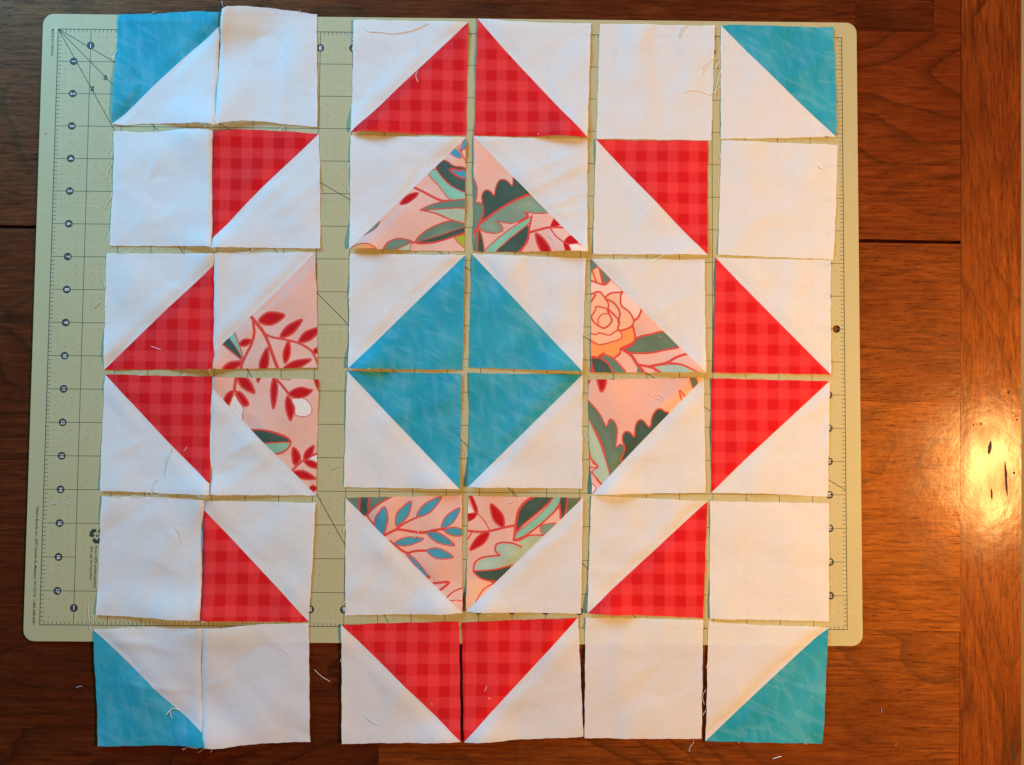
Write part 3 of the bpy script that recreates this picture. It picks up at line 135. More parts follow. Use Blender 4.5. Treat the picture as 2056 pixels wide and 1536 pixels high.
FRAY = [
 ('P1', [(-6.968, 9.7),(-7.023, 9.827),(-7.057, 9.975)]),
 ('P1', [(-10.157, 8.365),(-10.265, 8.164),(-10.332, 7.974)]),
 ('P1', [(-7.598, 6.125),(-7.493, 6.032),(-7.348, 5.982),(-7.413, 5.908)]),
 ('P1', [(-6.518, 6.158),(-6.363, 6.117),(-6.199, 6.15)]),
 ('P1', [(-4.973, 6.069),(-5.126, 6.005),(-5.226, 5.883)]),
 ('P1', [(-7.031, 6.074),(-7.131, 5.968),(-7.207, 5.889)]),
 ('P1', [(-4.08, 8.021),(-4.139, 7.863),(-4.085, 7.705)]),
 ('P1', [(-4.656, 9.557),(-4.616, 9.642)]),
 ('P1', [(-9.15, 9.474),(-8.997, 9.54)]),
 ('P2', [(-10.184, 5.258),(-10.241, 5.128),(-10.29, 5.012)]),
 ('P2', [(-10.194, 4.894),(-10.333, 4.736),(-10.403, 4.501),(-10.367, 4.128)]),
 ('P2', [(-10.209, 3.984),(-10.256, 3.828),(-10.379, 3.645),(-10.439, 3.422)]),
 ('P2', [(-10.236, 2.741),(-10.273, 2.611),(-10.32, 2.482)]),
 ('P2', [(-3.934, 4.409),(-3.919, 4.149),(-3.825, 3.776)]),
 ('P2', [(-4.711, 5.873),(-4.455, 5.907)]),
 ('P2', [(-7.202, 2.33),(-7.072, 2.254),(-6.994, 2.193)]),
 ('P2', [(-10.189, 2.339),(-10.266, 2.379)]),
 ('P3', [(-10.003, 2.098),(-9.8, 2.136),(-9.573, 2.2)]),
 ('P3', [(-6.482, 2.146),(-6.074, 2.17),(-5.872, 2.286)]),
 ('P3', [(-7.065, -1.372),(-7.099, -1.458),(-7.076, -1.576)]),
 ('P3', [(-10.379, 1.304),(-10.341, 1.047)]),
 ('P3', [(-10.358, 0.585),(-10.305, 0.509)]),
 ('P4', [(-8.025, -1.583),(-7.899, -1.552),(-7.814, -1.5)]),
 ('P4', [(-9.242, -1.573),(-9.091, -1.541)]),
 ('P4', [(-8.796, -5.073),(-8.718, -5.153),(-8.442, -5.131),(-8.237, -5.23)]),
 ('P4', [(-7.383, -5.129),(-7.23, -5.193),(-7.03, -5.106)]),
 ('P4', [(-7.292, -5.128),(-7.153, -5.233),(-7.029, -5.161)]),
 ('P5', [(-10.002, -5.213),(-9.801, -5.176),(-9.649, -5.21)]),
 ('P5', [(-9.448, -5.209),(-9.298, -5.157),(-9.095, -5.216)]),
 ('P5', [(-7.17, -8.802),(-7.018, -8.87)]),
 ('P6', [(-10.414, -9.203),(-10.496, -8.981),(-10.544, -8.683),(-10.573, -8.385)]),
 ('P6', [(-9.442, -9.074),(-9.319, -9.013)]),
 ('P6', [(-7.032, -12.574),(-7.155, -12.654),(-7.262, -12.733)]),
 ('P6', [(-7.631, -12.499),(-7.455, -12.567),(-7.255, -12.605)]),
 ('P6', [(-9.143, -9.052),(-8.894, -9.001)]),
 ('P6', [(-6.758, -12.573),(-6.857, -12.623)]),
 ('P6', [(-5.337, -8.91),(-5.238, -8.87)]),
 ('R1C3', [(-2.999, 8.719),(-3.117, 8.982),(-3.235, 9.192)]),
 ('R2C3', [(-3.017, 4.002),(-3.082, 4.21)]),
 ('R2C3', [(-3.043, 4.939),(-3.07, 4.73)]),
 ('R1C6', [(8.254, 7.892),(8.17, 7.627),(8.054, 7.046)]),
 ('R1C6', [(8.255, 8.262),(8.145, 8.102),(8.066, 7.943)]),
 ('R2C6', [(8.225, 5.366),(8.266, 5.105)]),
 ('R2C6', [(8.171, 4.529),(8.222, 4.268)]),
 ('R3C5', [(5.809, 2.08),(6.17, 2.063),(6.556, 2.206)]),
 ('R3C5', [(5.398, 2.087),(5.604, 2.12)]),
 ('R3C3', [(-2.998, 0.855),(-3.027, 0.752)]),
 ('R4C5', [(4.996, -1.59),(5.2, -1.537)]),
 ('R4C4', [(0.629, -3.813),(0.589, -3.965)]),
 ('R5C3', [(-2.973, -8.238),(-3.031, -8.363)]),
 ('R5C3', [(-3.019, -6.036),(-3.046, -6.237)]),
 ('R6C6', [(7.842, -9.967),(7.766, -10.166)]),
 ('R6C6', [(7.754, -10.761),(7.663, -10.96),(7.713, -11.208)]),
 ('R6C6', [(7.753, -11.356),(7.662, -11.554)]),
 ('R5C6', [(9.405, -5.217),(9.1, -5.143),(8.897, -5.069)]),
 ('R4C6', [(7.94, -5.176),(8.133, -5.236)]),
 ('R6C6', [(8.716, -12.294),(8.766, -12.334)]),
 ('R6C6', [(10.678, -12.309),(10.738, -12.348)]),
 ('R6C3', [(-3.046, -9.929),(-3.084, -10.029)]),
 ('R5C4', [(1.23, -8.582),(1.382, -8.62)]),
 ('R2C4', [(2.65, 5.833),(2.701, 5.886)]),
 ('R4C4', [(1.829, -1.452),(2.033, -1.42)]),
 ('R3C4', [(-2.402, -1.354),(-2.301, -1.322)]),
 ('R4C5', [(4.113, -3.228),(4.237, -3.481)]),
]
PLANKS = [[(-17.892, 12.439), (-5.816, 12.381), (-5.623, 2.896), (-17.511, 2.98)], [(-17.507, 2.89), (-2.146, 2.777), (-1.882, -15.444), (-16.774, -15.279)], [(-5.816, 12.381), (12.49, 12.292), (12.46, 9.254), (-5.754, 9.356)], [(12.49, 12.292), (14.922, 12.28), (14.88, 9.24), (12.46, 9.254)], [(14.922, 12.28), (15.759, 12.276), (15.713, 9.235), (14.88, 9.24)], [(-5.754, 9.356), (15.713, 9.235), (15.613, 2.746), (-5.623, 2.896)], [(-2.146, 2.777), (15.612, 2.646), (15.537, -2.19), (-2.076, -2.048)], [(-2.076, -2.048), (15.522, -2.19), (15.417, -9.049), (-1.977, -8.877)], [(-1.977, -8.877), (15.395, -9.049), (15.343, -12.397), (-1.929, -12.215)], [(-1.929, -12.215), (15.329, -12.397), (15.279, -15.634), (-1.882, -15.444)]]
END_BOARD = [(15.793, 12.466), (17.657, 12.489), (17.137, -15.628), (15.279, -15.635)]
GOUGES = [((16.85, -3.906), (16.903, -5.066), 0.079), ((16.432, -3.327), (16.358, -3.777), 0.112), ((16.425, -4.755), (16.435, -5.135), 0.059), ((17.011, -1.829), (16.976, -1.916), 0.099), ((17.192, -2.572), (17.218, -2.615), 0.059), ((17.231, -2.672), (17.25, -2.722), 0.066), ((16.143, -2.797), (16.142, -2.88), 0.059), ((15.908, -2.832), (15.907, -2.905), 0.053), ((16.909, -12.172), (16.978, -12.945), 0.079), ((16.473, -3.068), (16.486, -3.094), 0.046), ((17.101, -4.269), (17.133, -4.352), 0.079)]

LABELS = {
 'P1': ('sewn pair with teal triangle at top left and plain white square curling up', 'fabric pair'),
 'P2': ('sewn pair of plain white and red gingham triangle, second from the top', 'fabric pair'),
 'P3': ('sewn pair with red gingham triangle and pink leafy floral triangle, third from the top', 'fabric pair'),
 'P4': ('sewn pair with red gingham and white budded floral, fourth from the top', 'fabric pair'),
 'P5': ('sewn pair of plain white and red gingham triangle covering the mat ruler number eight', 'fabric pair'),
 'P6': ('sewn pair with teal triangle at bottom left hanging off the mat onto the wood', 'fabric pair'),
 'R1C3': ('white and red gingham square, left half of the red peak in the top row', 'quilt block'),
 'R1C4': ('red gingham and white square, right half of the red peak in the top row', 'quilt block'),
 'R1C5': ('plain white square with stray threads, between red gingham and teal in the top row', 'fabric square'),
 'R1C6': ('teal and white triangle square at the top right corner of the mat', 'quilt block'),
 'R2C3': ('white and pink floral square with blue and mint leaves, left below the red peak', 'quilt block'),
 'R2C4': ('pink floral square with scalloped dark green leaf and wrinkled white half, below the red peak', 'quilt block'),
 'R2C5': ('red gingham and white square between the wrinkled floral block and a plain square', 'quilt block'),
 'R2C6': ('plain white square with thick lint, below the top right teal block', 'fabric square'),
 'R3C3': ('white and teal square, upper left quarter of the central teal diamond', 'quilt block'),
 'R3C4': ('teal and white square, upper right quarter of the central teal diamond', 'quilt block'),
 'R3C5': ('floral square with peach rose print, right of the teal diamond', 'quilt block'),
 'R3C6': ('red gingham and white square, upper half of the right red point beside the mat hole', 'quilt block'),
 'R4C3': ('teal and white square, lower left quarter of the central teal diamond', 'quilt block'),
 'R4C4': ('teal and white square, lower right quarter of the central teal diamond', 'quilt block'),
 'R4C5': ('pink floral square with dark scalloped leaves and thread loop, below the rose block', 'quilt block'),
 'R4C6': ('red gingham and white square, lower half of the right red point', 'quilt block'),
 'R5C3': ('pink floral square with many small blue leaves, below the teal diamond', 'quilt block'),
 'R5C4': ('pink floral square with mint leaf and red buds, right below the teal diamond', 'quilt block'),
 'R5C5': ('white and red gingham square between the mint leaf floral and a plain square', 'quilt block'),
 'R5C6': ('plain white square at the lower right corner of the mat ruler', 'fabric square'),
 'R6C3': ('red gingham and white square, left half of the red valley in the bottom row', 'quilt block'),
 'R6C4': ('red gingham and white square, right half of the red valley in the bottom row', 'quilt block'),
 'R6C5': ('plain white square in the bottom row hanging off the mat beside red gingham', 'fabric square'),
 'R6C6': ('white and teal square at the bottom right corner, half on the wood', 'quilt block'),
}

# ------------------------------------------------------------------ helpers
def srgb(r, g, b, k=1.0):
    f = lambda c: (c/12.92 if c <= 0.04045 else ((c+0.055)/1.055)**2.4)
    return tuple(min(0.9, f(c/255.0)*k) for c in (r, g, b)) + (1.0,)

def link(name, me, mat=None, parent=None):
    o = bpy.data.objects.new(name, me); COL.objects.link(o)
    if mat is not None and len(me.materials) == 0: me.materials.append(mat)
    if parent is not None: o.parent = parent
    return o

def tag(o, label=None, cat=None, group=None, kind=None):
    if label: o['label'] = label
    if cat: o['category'] = cat
    if group: o['group'] = group
    if kind: o['kind'] = kind
    return o

def empty(name, loc):
    o = bpy.data.objects.new(name, None); COL.objects.link(o)
    o.empty_display_size = 0.01
    o.location = [v*IN for v in loc]
    return o

def mesh(name, verts, faces, smooth=False):
    me = bpy.data.meshes.new(name)
    me.from_pydata([tuple(c*IN for c in v) for v in verts], [], faces)
    me.update()
    if smooth: me.polygons.foreach_set('use_smooth', [True]*len(me.polygons))
    return me

def catmull(pts, n=8, closed=False):
    P = [np.array(p, float) for p in pts]; out = []; m = len(P)
    if m == 2 and not closed:
        return [tuple(P[0]+(P[1]-P[0])*i/n) for i in range(n+1)]
    rng = range(m if closed else m-1)
    for i in rng:
        if closed: a, b, c, d = P[(i-1) % m], P[i], P[(i+1) % m], P[(i+2) % m]
        else: a, b, c, d = P[max(i-1, 0)], P[i], P[i+1], P[min(i+2, m-1)]
        for j in range(n):
            t = j/n
            out.append(tuple(0.5*((2*b)+(-a+c)*t+(2*a-5*b+4*c-d)*t*t+(-a+3*b-3*c+d)*t**3)))
    if not closed: out.append(tuple(P[-1]))
    return out

def tube(name, pts, r, sides=6, taper=True):
    pts = [np.array(p, float) for p in pts]; V = []; Fc = []; n = len(pts)
    for i, p in enumerate(pts):
        t = pts[min(i+1, n-1)]-pts[max(i-1, 0)]; t /= (np.linalg.norm(t)+1e-9)
        a = np.cross(t, (0, 0, 1.0)); a /= (np.linalg.norm(a)+1e-9); b = np.cross(t, a)
        rr = r*(0.55 if taper and i in (0, n-1) else 1.0)
        for k in range(sides):
            an = 2*math.pi*k/sides
            V.append(tuple(p+rr*(math.cos(an)*a+math.sin(an)*b)))
    for i in range(n-1):
        for k in range(sides):
            k2 = (k+1) % sides
            Fc.append((i*sides+k, i*sides+k2, (i+1)*sides+k2, (i+1)*sides+k))
    Fc.append(tuple(range(sides-1, -1, -1))); Fc.append(tuple((n-1)*sides+k for k in range(sides)))
    return mesh(name, V, Fc, True)

# ---- node shorthand
class NT:
    def __init__(self, name):
        self.m = bpy.data.materials.new(name); self.m.use_nodes = True
        self.t = self.m.node_tree; self.t.nodes.clear()
        self.out = self.t.nodes.new('ShaderNodeOutputMaterial')
    def n(self, typ, **kw):
        nd = self.t.nodes.new(typ)
        for k, v in kw.items(): setattr(nd, k, v)
        return nd
    def l(self, a, b): self.t.links.new(a, b)
    def put(self, sock, v):
        if isinstance(v, bpy.types.NodeSocket): self.l(v, sock)
        else: sock.default_value = v
    def math(self, op, a, b=0.0, c=None):
        nd = self.n('ShaderNodeMath', operation=op); self.put(nd.inputs[0], a); self.put(nd.inputs[1], b)
        if c is not None: self.put(nd.inputs[2], c)
        return nd.outputs[0]
    def mix(self, f, a, b, blend='MIX'):
        nd = self.n('ShaderNodeMix', data_type='RGBA', blend_type=blend)
        self.put(nd.inputs[0], f); self.put(nd.inputs[6], a); self.put(nd.inputs[7], b)
        return nd.outputs[2]
    def noise(self, vec, scale=1.0, detail=2.0, rough=0.5, dist=0.0, w=None):
        nd = self.n('ShaderNodeTexNoise'); self.l(vec, nd.inputs['Vector'])
        nd.inputs['Scale'].default_value = scale; nd.inputs['Detail'].default_value = detail
        nd.inputs['Roughness'].default_value = rough; nd.inputs['Distortion'].default_value = dist
        return nd.outputs[0]
    def mapv(self, vec, scale=(1, 1, 1), rot=(0, 0, 0), loc=(0, 0, 0)):
        if any(rot) and len(set(scale)) > 1:            # turn first, then stretch
            r0 = self.n('ShaderNodeMapping'); self.l(vec, r0.inputs[0]); r0.inputs[2].default_value = rot; vec = r0.outputs[0]; rot = (0, 0, 0)
        nd = self.n('ShaderNodeMapping'); self.l(vec, nd.inputs[0])
        nd.inputs[1].default_value = loc; nd.inputs[2].default_value = rot; nd.inputs[3].default_value = scale
        return nd.outputs[0]
    def ramp(self, f, stops):
        nd = self.n('ShaderNodeValToRGB'); self.l(f, nd.inputs[0]); e = nd.color_ramp.elements
        while len(e) < len(stops): e.new(0.5)
        for el, (p, c) in zip(e, stops):
            el.position = p; el.color = c if len(c) == 4 else (c[0], c[1], c[2], 1)
        return nd.outputs[0]
    def rng(self, v, a, b, c, d):
        nd = self.n('ShaderNodeMapRange'); self.put(nd.inputs[0], v)
        for i, x in enumerate((a, b, c, d)): nd.inputs[i+1].default_value = x
        return nd.outputs[0]
    def bump(self, h, strength, dist):
        nd = self.n('ShaderNodeBump'); nd.inputs['Strength'].default_value = strength
        nd.inputs['Distance'].default_value = dist; self.l(h, nd.inputs['Height'])
        return nd.outputs[0]
    def principled(self, color, rough=0.5, normal=None, spec=0.5, sheen=0.0, coat=0.0, coat_r=0.1):
        b = self.n('ShaderNodeBsdfPrincipled'); self.put(b.inputs['Base Color'], color); self.put(b.inputs['Roughness'], rough)
        b.inputs['Specular IOR Level'].default_value = spec
        b.inputs['Sheen Weight'].default_value = sheen; b.inputs['Sheen Roughness'].default_value = 0.5
        b.inputs['Coat Weight'].default_value = coat; b.inputs['Coat Roughness'].default_value = coat_r
        if normal is not None:
            self.l(normal, b.inputs['Normal'])
        return b.outputs[0]
    def done(self, sh): self.l(sh, self.out.inputs[0]); return self.m

# ------------------------------------------------------------------ materials
def weave(N, uv):
    """fine plain weave: crossing thread slubs of uneven thickness, height only"""
    a = N.noise(N.mapv(uv, (3.5, 36, 1)), 1.0, 1.0, 0.6)
    b = N.noise(N.mapv(uv, (36, 3.5, 1)), 1.0, 1.0, 0.6)
    c = N.noise(N.mapv(uv, (17, 17, 1)), 1.0, 1.0, 0.6)
    return N.math('ADD', N.math('ADD', a, b), c)

def fabric(name, color_fn, translucent=0.12, see=0.0, bumpd=0.012, spec=0.04, sheen=0.0):
    N = NT(name); uv = N.n('ShaderNodeUVMap').outputs[0]
    w = weave(N, uv); col = color_fn(N, uv)
    col = N.mix(1.0, col, N.ramp(N.rng(w, 1.0, 2.0, 0.0, 1.0), [(0.0, (0.91,)*3), (1.0, (1.0,)*3)]), 'MULTIPLY')
    soft = N.noise(N.mapv(uv, (2.2, 2.2, 1)), 1.0, 1.0, 0.55)
    h = N.math('ADD', N.math('MULTIPLY', w, 0.0020*IN/0.0254), N.math('MULTIPLY', soft, bumpd))
    nrm = N.bump(h, 1.0, 0.0254)
    d = N.principled(col, 0.92, nrm, spec, sheen)
    t = N.n('ShaderNodeBsdfTranslucent'); N.put(t.inputs[0], col); N.l(nrm, t.inputs[1])
    m = N.n('ShaderNodeMixShader'); m.inputs[0].default_value = translucent; N.l(d, m.inputs[1]); N.l(t.outputs[0], m.inputs[2])
    if see <= 0: return N.done(m.outputs[0])
    tr = N.n('ShaderNodeBsdfTransparent'); m2 = N.n('ShaderNodeMixShader'); m2.inputs[0].default_value = see
    N.l(m.outputs[0], m2.inputs[1]); N.l(tr.outputs[0], m2.inputs[2])
    return N.done(m2.outputs[0])

def c_white(N, uv):
    n = N.noise(N.mapv(uv, (1.3, 1.3, 1)), 1.0, 3.0)
    return N.mix(n, (0.895, 0.89, 0.865, 1), (0.855, 0.855, 0.84, 1))

def c_check(sign):
    def fn(N, uv):
        P = 0.642
        wob = N.noise(N.mapv(uv, (14, 14, 1)), 1.0, 2.0)
        j = N.math('MULTIPLY', N.math('SUBTRACT', wob, 0.5), 0.05)
        sx = N.n('ShaderNodeSeparateXYZ'); N.l(uv, sx.inputs[0])
        def stripe(c):
            f = N.math('FRACT', N.math('ADD', N.math('DIVIDE', N.math('ADD', c, j), P), 50.0))
            return N.math('MULTIPLY', N.rng(f, 0.0, 0.03, 0, 1), N.rng(f, 0.49, 0.53, 1, 0))
        a = stripe(sx.outputs[0]); b = stripe(sx.outputs[1])
        di = N.math('ADD', sx.outputs[0], N.math('MULTIPLY', sx.outputs[1], float(sign)))
        hv = N.math('FRACT', N.math('ADD', N.math('MULTIPLY', N.math('ADD', di, N.math('MULTIPLY', j, 0.35)), 11.5), 400.0))
        hatch = N.rng(hv, 0.35, 0.6, 0, 1)
        brk = N.rng(N.noise(N.mapv(uv, (9, 9, 1)), 1.0, 2.0), 0.30, 0.48, 0.35, 1)
        one = N.math('ABSOLUTE', N.math('SUBTRACT', a, b)); both = N.math('MULTIPLY', a, b)
        k = N.math('ADD', both, N.math('MULTIPLY', one, N.math('MULTIPLY', hatch, N.math('MULTIPLY', brk, 1.0))))
        k = N.math('ADD', k, N.math('MULTIPLY', one, 0.05))
        k = N.math('MULTIPLY', k, N.rng(wob, 0.2, 0.8, 0.8, 1.15))
        return N.mix(k, (0.620, 0.0125, 0.0150, 1), (0.755, 0.050, 0.051, 1))
    return fn

def c_teal(N, uv):
    a = N.noise(N.mapv(uv, (0.9, 3.2, 1), (0, 0, 1.35)), 1.0, 3.0, 0.5, 0.6)
    b = N.noise(N.mapv(uv, (0.7, 2.6, 1), (0, 0, 0.45)), 1.0, 2.0, 0.45, 1.2)
    f = N.noise(N.mapv(uv, (3, 30, 1), (0, 0, 1.45)), 1.0, 3.0, 0.6)
    c = N.noise(N.mapv(uv, (0.8, 0.8, 1)), 1.0, 2.0)
    base = N.mix(N.rng(c, 0.3, 0.7, 0, 1), (0.014, 0.285, 0.385, 1), (0.040, 0.355, 0.440, 1))
    base = N.mix(N.rng(a, 0.48, 0.75, 0, 0.40), base, (0.15, 0.45, 0.55, 1))
    st = N.math('MULTIPLY', N.rng(b, 0.52, 0.63, 0, 1), N.rng(b, 0.63, 0.78, 1, 0.1))
    base = N.mix(N.math('MULTIPLY', st, 0.17), base, (0.24, 0.52, 0.58, 1))
    return N.mix(N.rng(f, 0.5, 0.8, 0, 0.12), base, (0.16, 0.46, 0.55, 1))

def c_floral(N, uv):
    at = N.n('ShaderNodeVertexColor'); at.layer_name = 'print'
    return at.outputs[0]

M_FAB = {'white': fabric('white_cotton', c_white, 0.27, 0.11, 0.012, 0.12, 0.08),
         'red': fabric('red_gingham_cotton', c_check(1), 0.08),
         'red-': fabric('red_gingham_cotton_other_bias', c_check(-1), 0.08),
         'teal': fabric('teal_brushed_cotton', c_teal, 0.08),
         'floral': fabric('pink_floral_cotton', c_floral, 0.10)}

def plain(name, col, rough=0.6, spec=0.4):
    N = NT(name); tc = N.n('ShaderNodeTexCoord').outputs['Object']
    n = N.noise(tc, 400.0, 3.0)
    c2 = tuple(min(1, v*0.82) for v in col[:3])+(1,)
    return N.done(N.principled(N.mix(n, c2, tuple(col[:3])+(1,)), rough, None, spec))

M_THREAD = {'w': plain('white_thread', (0.80, 0.79, 0.78), 0.8), 'c': plain('cream_thread', (0.80, 0.74, 0.66), 0.8),
            'p': plain('pink_thread', (0.88, 0.66, 0.60), 0.8), 'b': plain('blue_thread', (0.45, 0.74, 0.78), 0.8),
            'y': plain('yellow_thread', (0.80, 0.80, 0.58), 0.8), 'g': plain('grey_thread', (0.42, 0.36, 0.32), 0.8),
            'o': plain('orange_crumb', (0.70, 0.32, 0.12), 0.8)}
M_INK = plain('black_mat_print', (0.030, 0.038, 0.028), 0.65)
M_LINE = plain('thin_mat_line_print', (0.055, 0.068, 0.045), 0.65)
M_NUM = plain('pale_mat_numerals', (0.62, 0.61, 0.52), 0.65)

def mat_material():
    N = NT('sage_mat_plastic'); tc = N.n('ShaderNodeTexCoord').outputs['Object']
    v = N.mapv(tc, (1/IN,)*3)
    big = N.noise(v, 0.35, 3.0); fine = N.noise(v, 60.0, 2.0, 0.7); mid = N.noise(v, 2.2, 4.0, 0.6)
    col = N.mix(N.rng(big, 0.3, 0.7, 0, 1), (0.395, 0.360, 0.175, 1), (0.412, 0.375, 0.188, 1))
    col = N.mix(N.rng(mid, 0.45, 0.75, 0, 0.16), col, (0.37, 0.40, 0.255, 1))
    # old knife cuts: thin broken lines along the ruler directions
    for sc, seed in (((0.5, 34, 1), 3.0), ((34, 0.5, 1), 9.0)):
        cut = N.noise(N.mapv(v, sc, (0, 0, 0.02), (seed, seed*2, 0)), 1.0, 1.0)
        where = N.noise(N.mapv(v, (0.45, 0.45, 1), (0, 0, 0), (seed, 0, 0)), 1.0, 1.0)
        k = N.math('MULTIPLY', N.rng(cut, 0.70, 0.74, 0, 1), N.rng(where, 0.52, 0.62, 0, 0.55))
        col = N.mix(k, col, (0.62, 0.63, 0.45, 1))
    h = N.math('ADD', N.math('MULTIPLY', fine, 0.002), N.math('MULTIPLY', mid, 0.004))
    return N.done(N.principled(col, 0.55, N.bump(h, 1.0, 0.0254), 0.35))
M_MAT = mat_material()

def wood(name, along_y=False):
    N = NT(name); tc = N.n('ShaderNodeTexCoord').outputs['Object']
    v = N.mapv(tc, (1/IN,)*3, (0, 0, math.pi/2 if along_y else 0))
    oi = N.n('ShaderNodeObjectInfo')
    cb = N.n('ShaderNodeCombineXYZ'); N.l(N.math('MULTIPLY', oi.outputs['Random'], 70.0), cb.inputs[0])
    N.l(N.math('MULTIPLY', oi.outputs['Random'], 43.0), cb.inputs[1]); N.l(N.math('MULTIPLY', oi.outputs['Random'], 17.0), cb.inputs[2])
    va = N.n('ShaderNodeVectorMath', operation='ADD'); N.l(v, va.inputs[0]); N.l(cb.outputs[0], va.inputs[1]); v = va.outputs[0]
    # growth rings cut at a shallow angle: contours of a slow field stretched along the board
    f1 = N.noise(N.mapv(v, (0.085, 0.30, 1)), 1.0, 1.2, 0.4)
    f2 = N.noise(N.mapv(v, (0.5, 2.4, 1)), 1.0, 2.0, 0.5)
    f = N.math('ADD', N.math('MULTIPLY', f1, 14.0), N.math('MULTIPLY', f2, 0.42))
    ring = N.math('FRACT', f)
    late = N.math('MULTIPLY', N.rng(ring, 0.45, 0.93, 0, 1), N.rng(ring, 0.95, 1.0, 1, 0))
    late = N.math('POWER', late, 2.2)
    gate = N.rng(N.noise(N.mapv(v, (0.12, 0.25, 1), (0, 0, 0), (5, 3, 0)), 1.0, 1.0), 0.33, 0.55, 0.3, 1.0)
    late = N.math('MULTIPLY', late, gate)
    fib = N.noise(N.mapv(v, (0.9, 11.0, 1)), 1.0, 4.0, 0.62, 0.35)
    pore = N.noise(N.mapv(v, (3.2, 30.0, 1), (0, 0, 0), (2, 8, 0)), 1.0, 2.0, 0.5)
    blot = N.noise(N.mapv(v, (0.30, 0.55, 1), (0, 0, 0), (7, 1, 0)), 1.0, 3.0, 0.6)
    speck = N.noise(N.mapv(v, (7.0, 10.0, 1)), 1.0, 2.0, 0.6)
    col = N.mix(N.rng(fib, 0.33, 0.68, 0, 1), (0.040, 0.0074, 0.0022, 1), (0.118, 0.0268, 0.0048, 1))
    col = N.mix(N.rng(blot, 0.33, 0.67, 0, 0.9), col, (0.058, 0.0100, 0.0024, 1))
    col = N.mix(N.math('MULTIPLY', late, 0.80), col, (0.022, 0.0050, 0.0018, 1))
    pg = N.rng(N.noise(N.mapv(v, (0.22, 0.9, 1), (0, 0, 0), (1, 6, 0)), 1.0, 2.0, 0.5), 0.35, 0.65, 0.05, 0.55)
    col = N.mix(N.math('MULTIPLY', N.rng(pore, 0.55, 0.66, 0, 1), pg), col, (0.020, 0.0050, 0.0020, 1))
    col = N.mix(N.rng(speck, 0.62, 0.72, 0, 0.35), col, (0.028, 0.007, 0.003, 1))
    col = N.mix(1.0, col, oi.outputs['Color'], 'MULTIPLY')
    # polish worn uneven, fine scratches
    wear = N.noise(N.mapv(v, (0.8, 0.8, 1)), 1.0, 2.0, 0.6)
    ding = N.noise(N.mapv(v, (5.0, 5.0, 1), (0, 0, 0.6)), 1.0, 2.0, 0.6)
    rough = N.math('ADD', N.rng(wear, 0.3, 0.7, 0.44, 0.56), N.math('MULTIPLY', N.math('SUBTRACT', fib, 0.5), 0.10))
    dull = N.math('ADD', N.rng(pore, 0.55, 0.66, 0.48, 0.22), N.math('MULTIPLY', N.math('SUBTRACT', fib, 0.5), 0.9))
    gloss = N.rng(wear, 0.3, 0.7, 0.12, 0.21)
    scr = N.noise(N.mapv(v, (0.8, 40.0, 1), (0, 0, 1.05), (3, 3, 0)), 1.0, 1.0)
    h = N.math('ADD', N.math('MULTIPLY', fib, 0.0006), N.math('MULTIPLY', N.rng(pore, 0.55, 0.70, 0, 1), -0.0007))
    h = N.math('ADD', h, N.math('MULTIPLY', ding, 0.0030))
    h = N.math('ADD', h, N.math('MULTIPLY', wear, 0.008))
    h = N.math('ADD', h, N.math('MULTIPLY', N.rng(scr, 0.74, 0.78, 0, 1), -0.0012))
    nrm = N.bump(h, 1.0, 0.0254)
    top = N.bump(N.math('ADD', N.math('MULTIPLY', wear, 0.006), N.math('ADD', N.math('MULTIPLY', ding, 0.0024), N.math('MULTIPLY', fib, 0.0003))), 1.0, 0.0254)
    sh = N.principled(col, rough, nrm, 0.5, 0.0, 0.19, 0.10)
    b = sh.node; N.l(dull, b.inputs['Specular IOR Level'])
    b.inputs['Specular Tint'].default_value = (1.0, 0.42, 0.10, 1)      # amber varnish
    N.l(gloss, b.inputs['Coat Roughness']); N.l(N.rng(N.noise(N.mapv(v, (0.5, 1.6, 1), (0, 0, 0), (9, 4, 0)), 1.0, 3.0, 0.6), 0.30, 0.62, 0.07, 0.17), b.inputs['Coat Weight']); b.inputs['Coat Tint'].default_value = (1.0, 0.93, 0.80, 1); N.l(top, b.inputs['Coat Normal'])
    return N.done(sh)
M_WOOD = wood('polished_brown_wood'); M_WOOD_END = wood('polished_brown_wood_end_board', True)
M_GOUGE = plain('dark_gouge_in_wood', (0.022, 0.0075, 0.003), 0.7)
M_FLOOR = None

# ------------------------------------------------------------------ the table
TZ = -0.07
table = empty('wooden_table', (0, 0, TZ))
tag(table, 'brown wooden table of wide boards with a cross end board, under the mat', 'table')

def slab(name, quad, z1, z0, parent, matl, gap=0.012, bevel=0.02, color=(1, 1, 1), rise=0.0):
    # quad: far-left, far-right, near-right, near-left (x, y); shrunk by the joint gap
    cx = sum(p[0] for p in quad)/4; cy = sum(p[1] for p in quad)/4
    q = [(x-math.copysign(gap, x-cx), y-math.copysign(gap, y-cy)) for x, y in quad]
    bm = bmesh.new()
    top = [bm.verts.new((x*IN, y*IN, (z1+rise-TZ)*IN)) for x, y in q]
    bot = [bm.verts.new((x*IN, y*IN, (z0-TZ)*IN)) for x, y in q]
    bm.faces.new(top[::-1]); bm.faces.new(bot)
    for i in range(4):
        j = (i+1) % 4; bm.faces.new((top[i], top[j], bot[j], bot[i]))
    bmesh.ops.recalc_face_normals(bm, faces=bm.faces)
    ed = [e for e in bm.edges if all(v in top for v in e.verts)]
    bmesh.ops.bevel(bm, geom=ed, offset=bevel*IN, segments=2, affect='EDGES')
    me = bpy.data.meshes.new(name); bm.to_mesh(me); bm.free()
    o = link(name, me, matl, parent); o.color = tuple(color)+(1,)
    return o

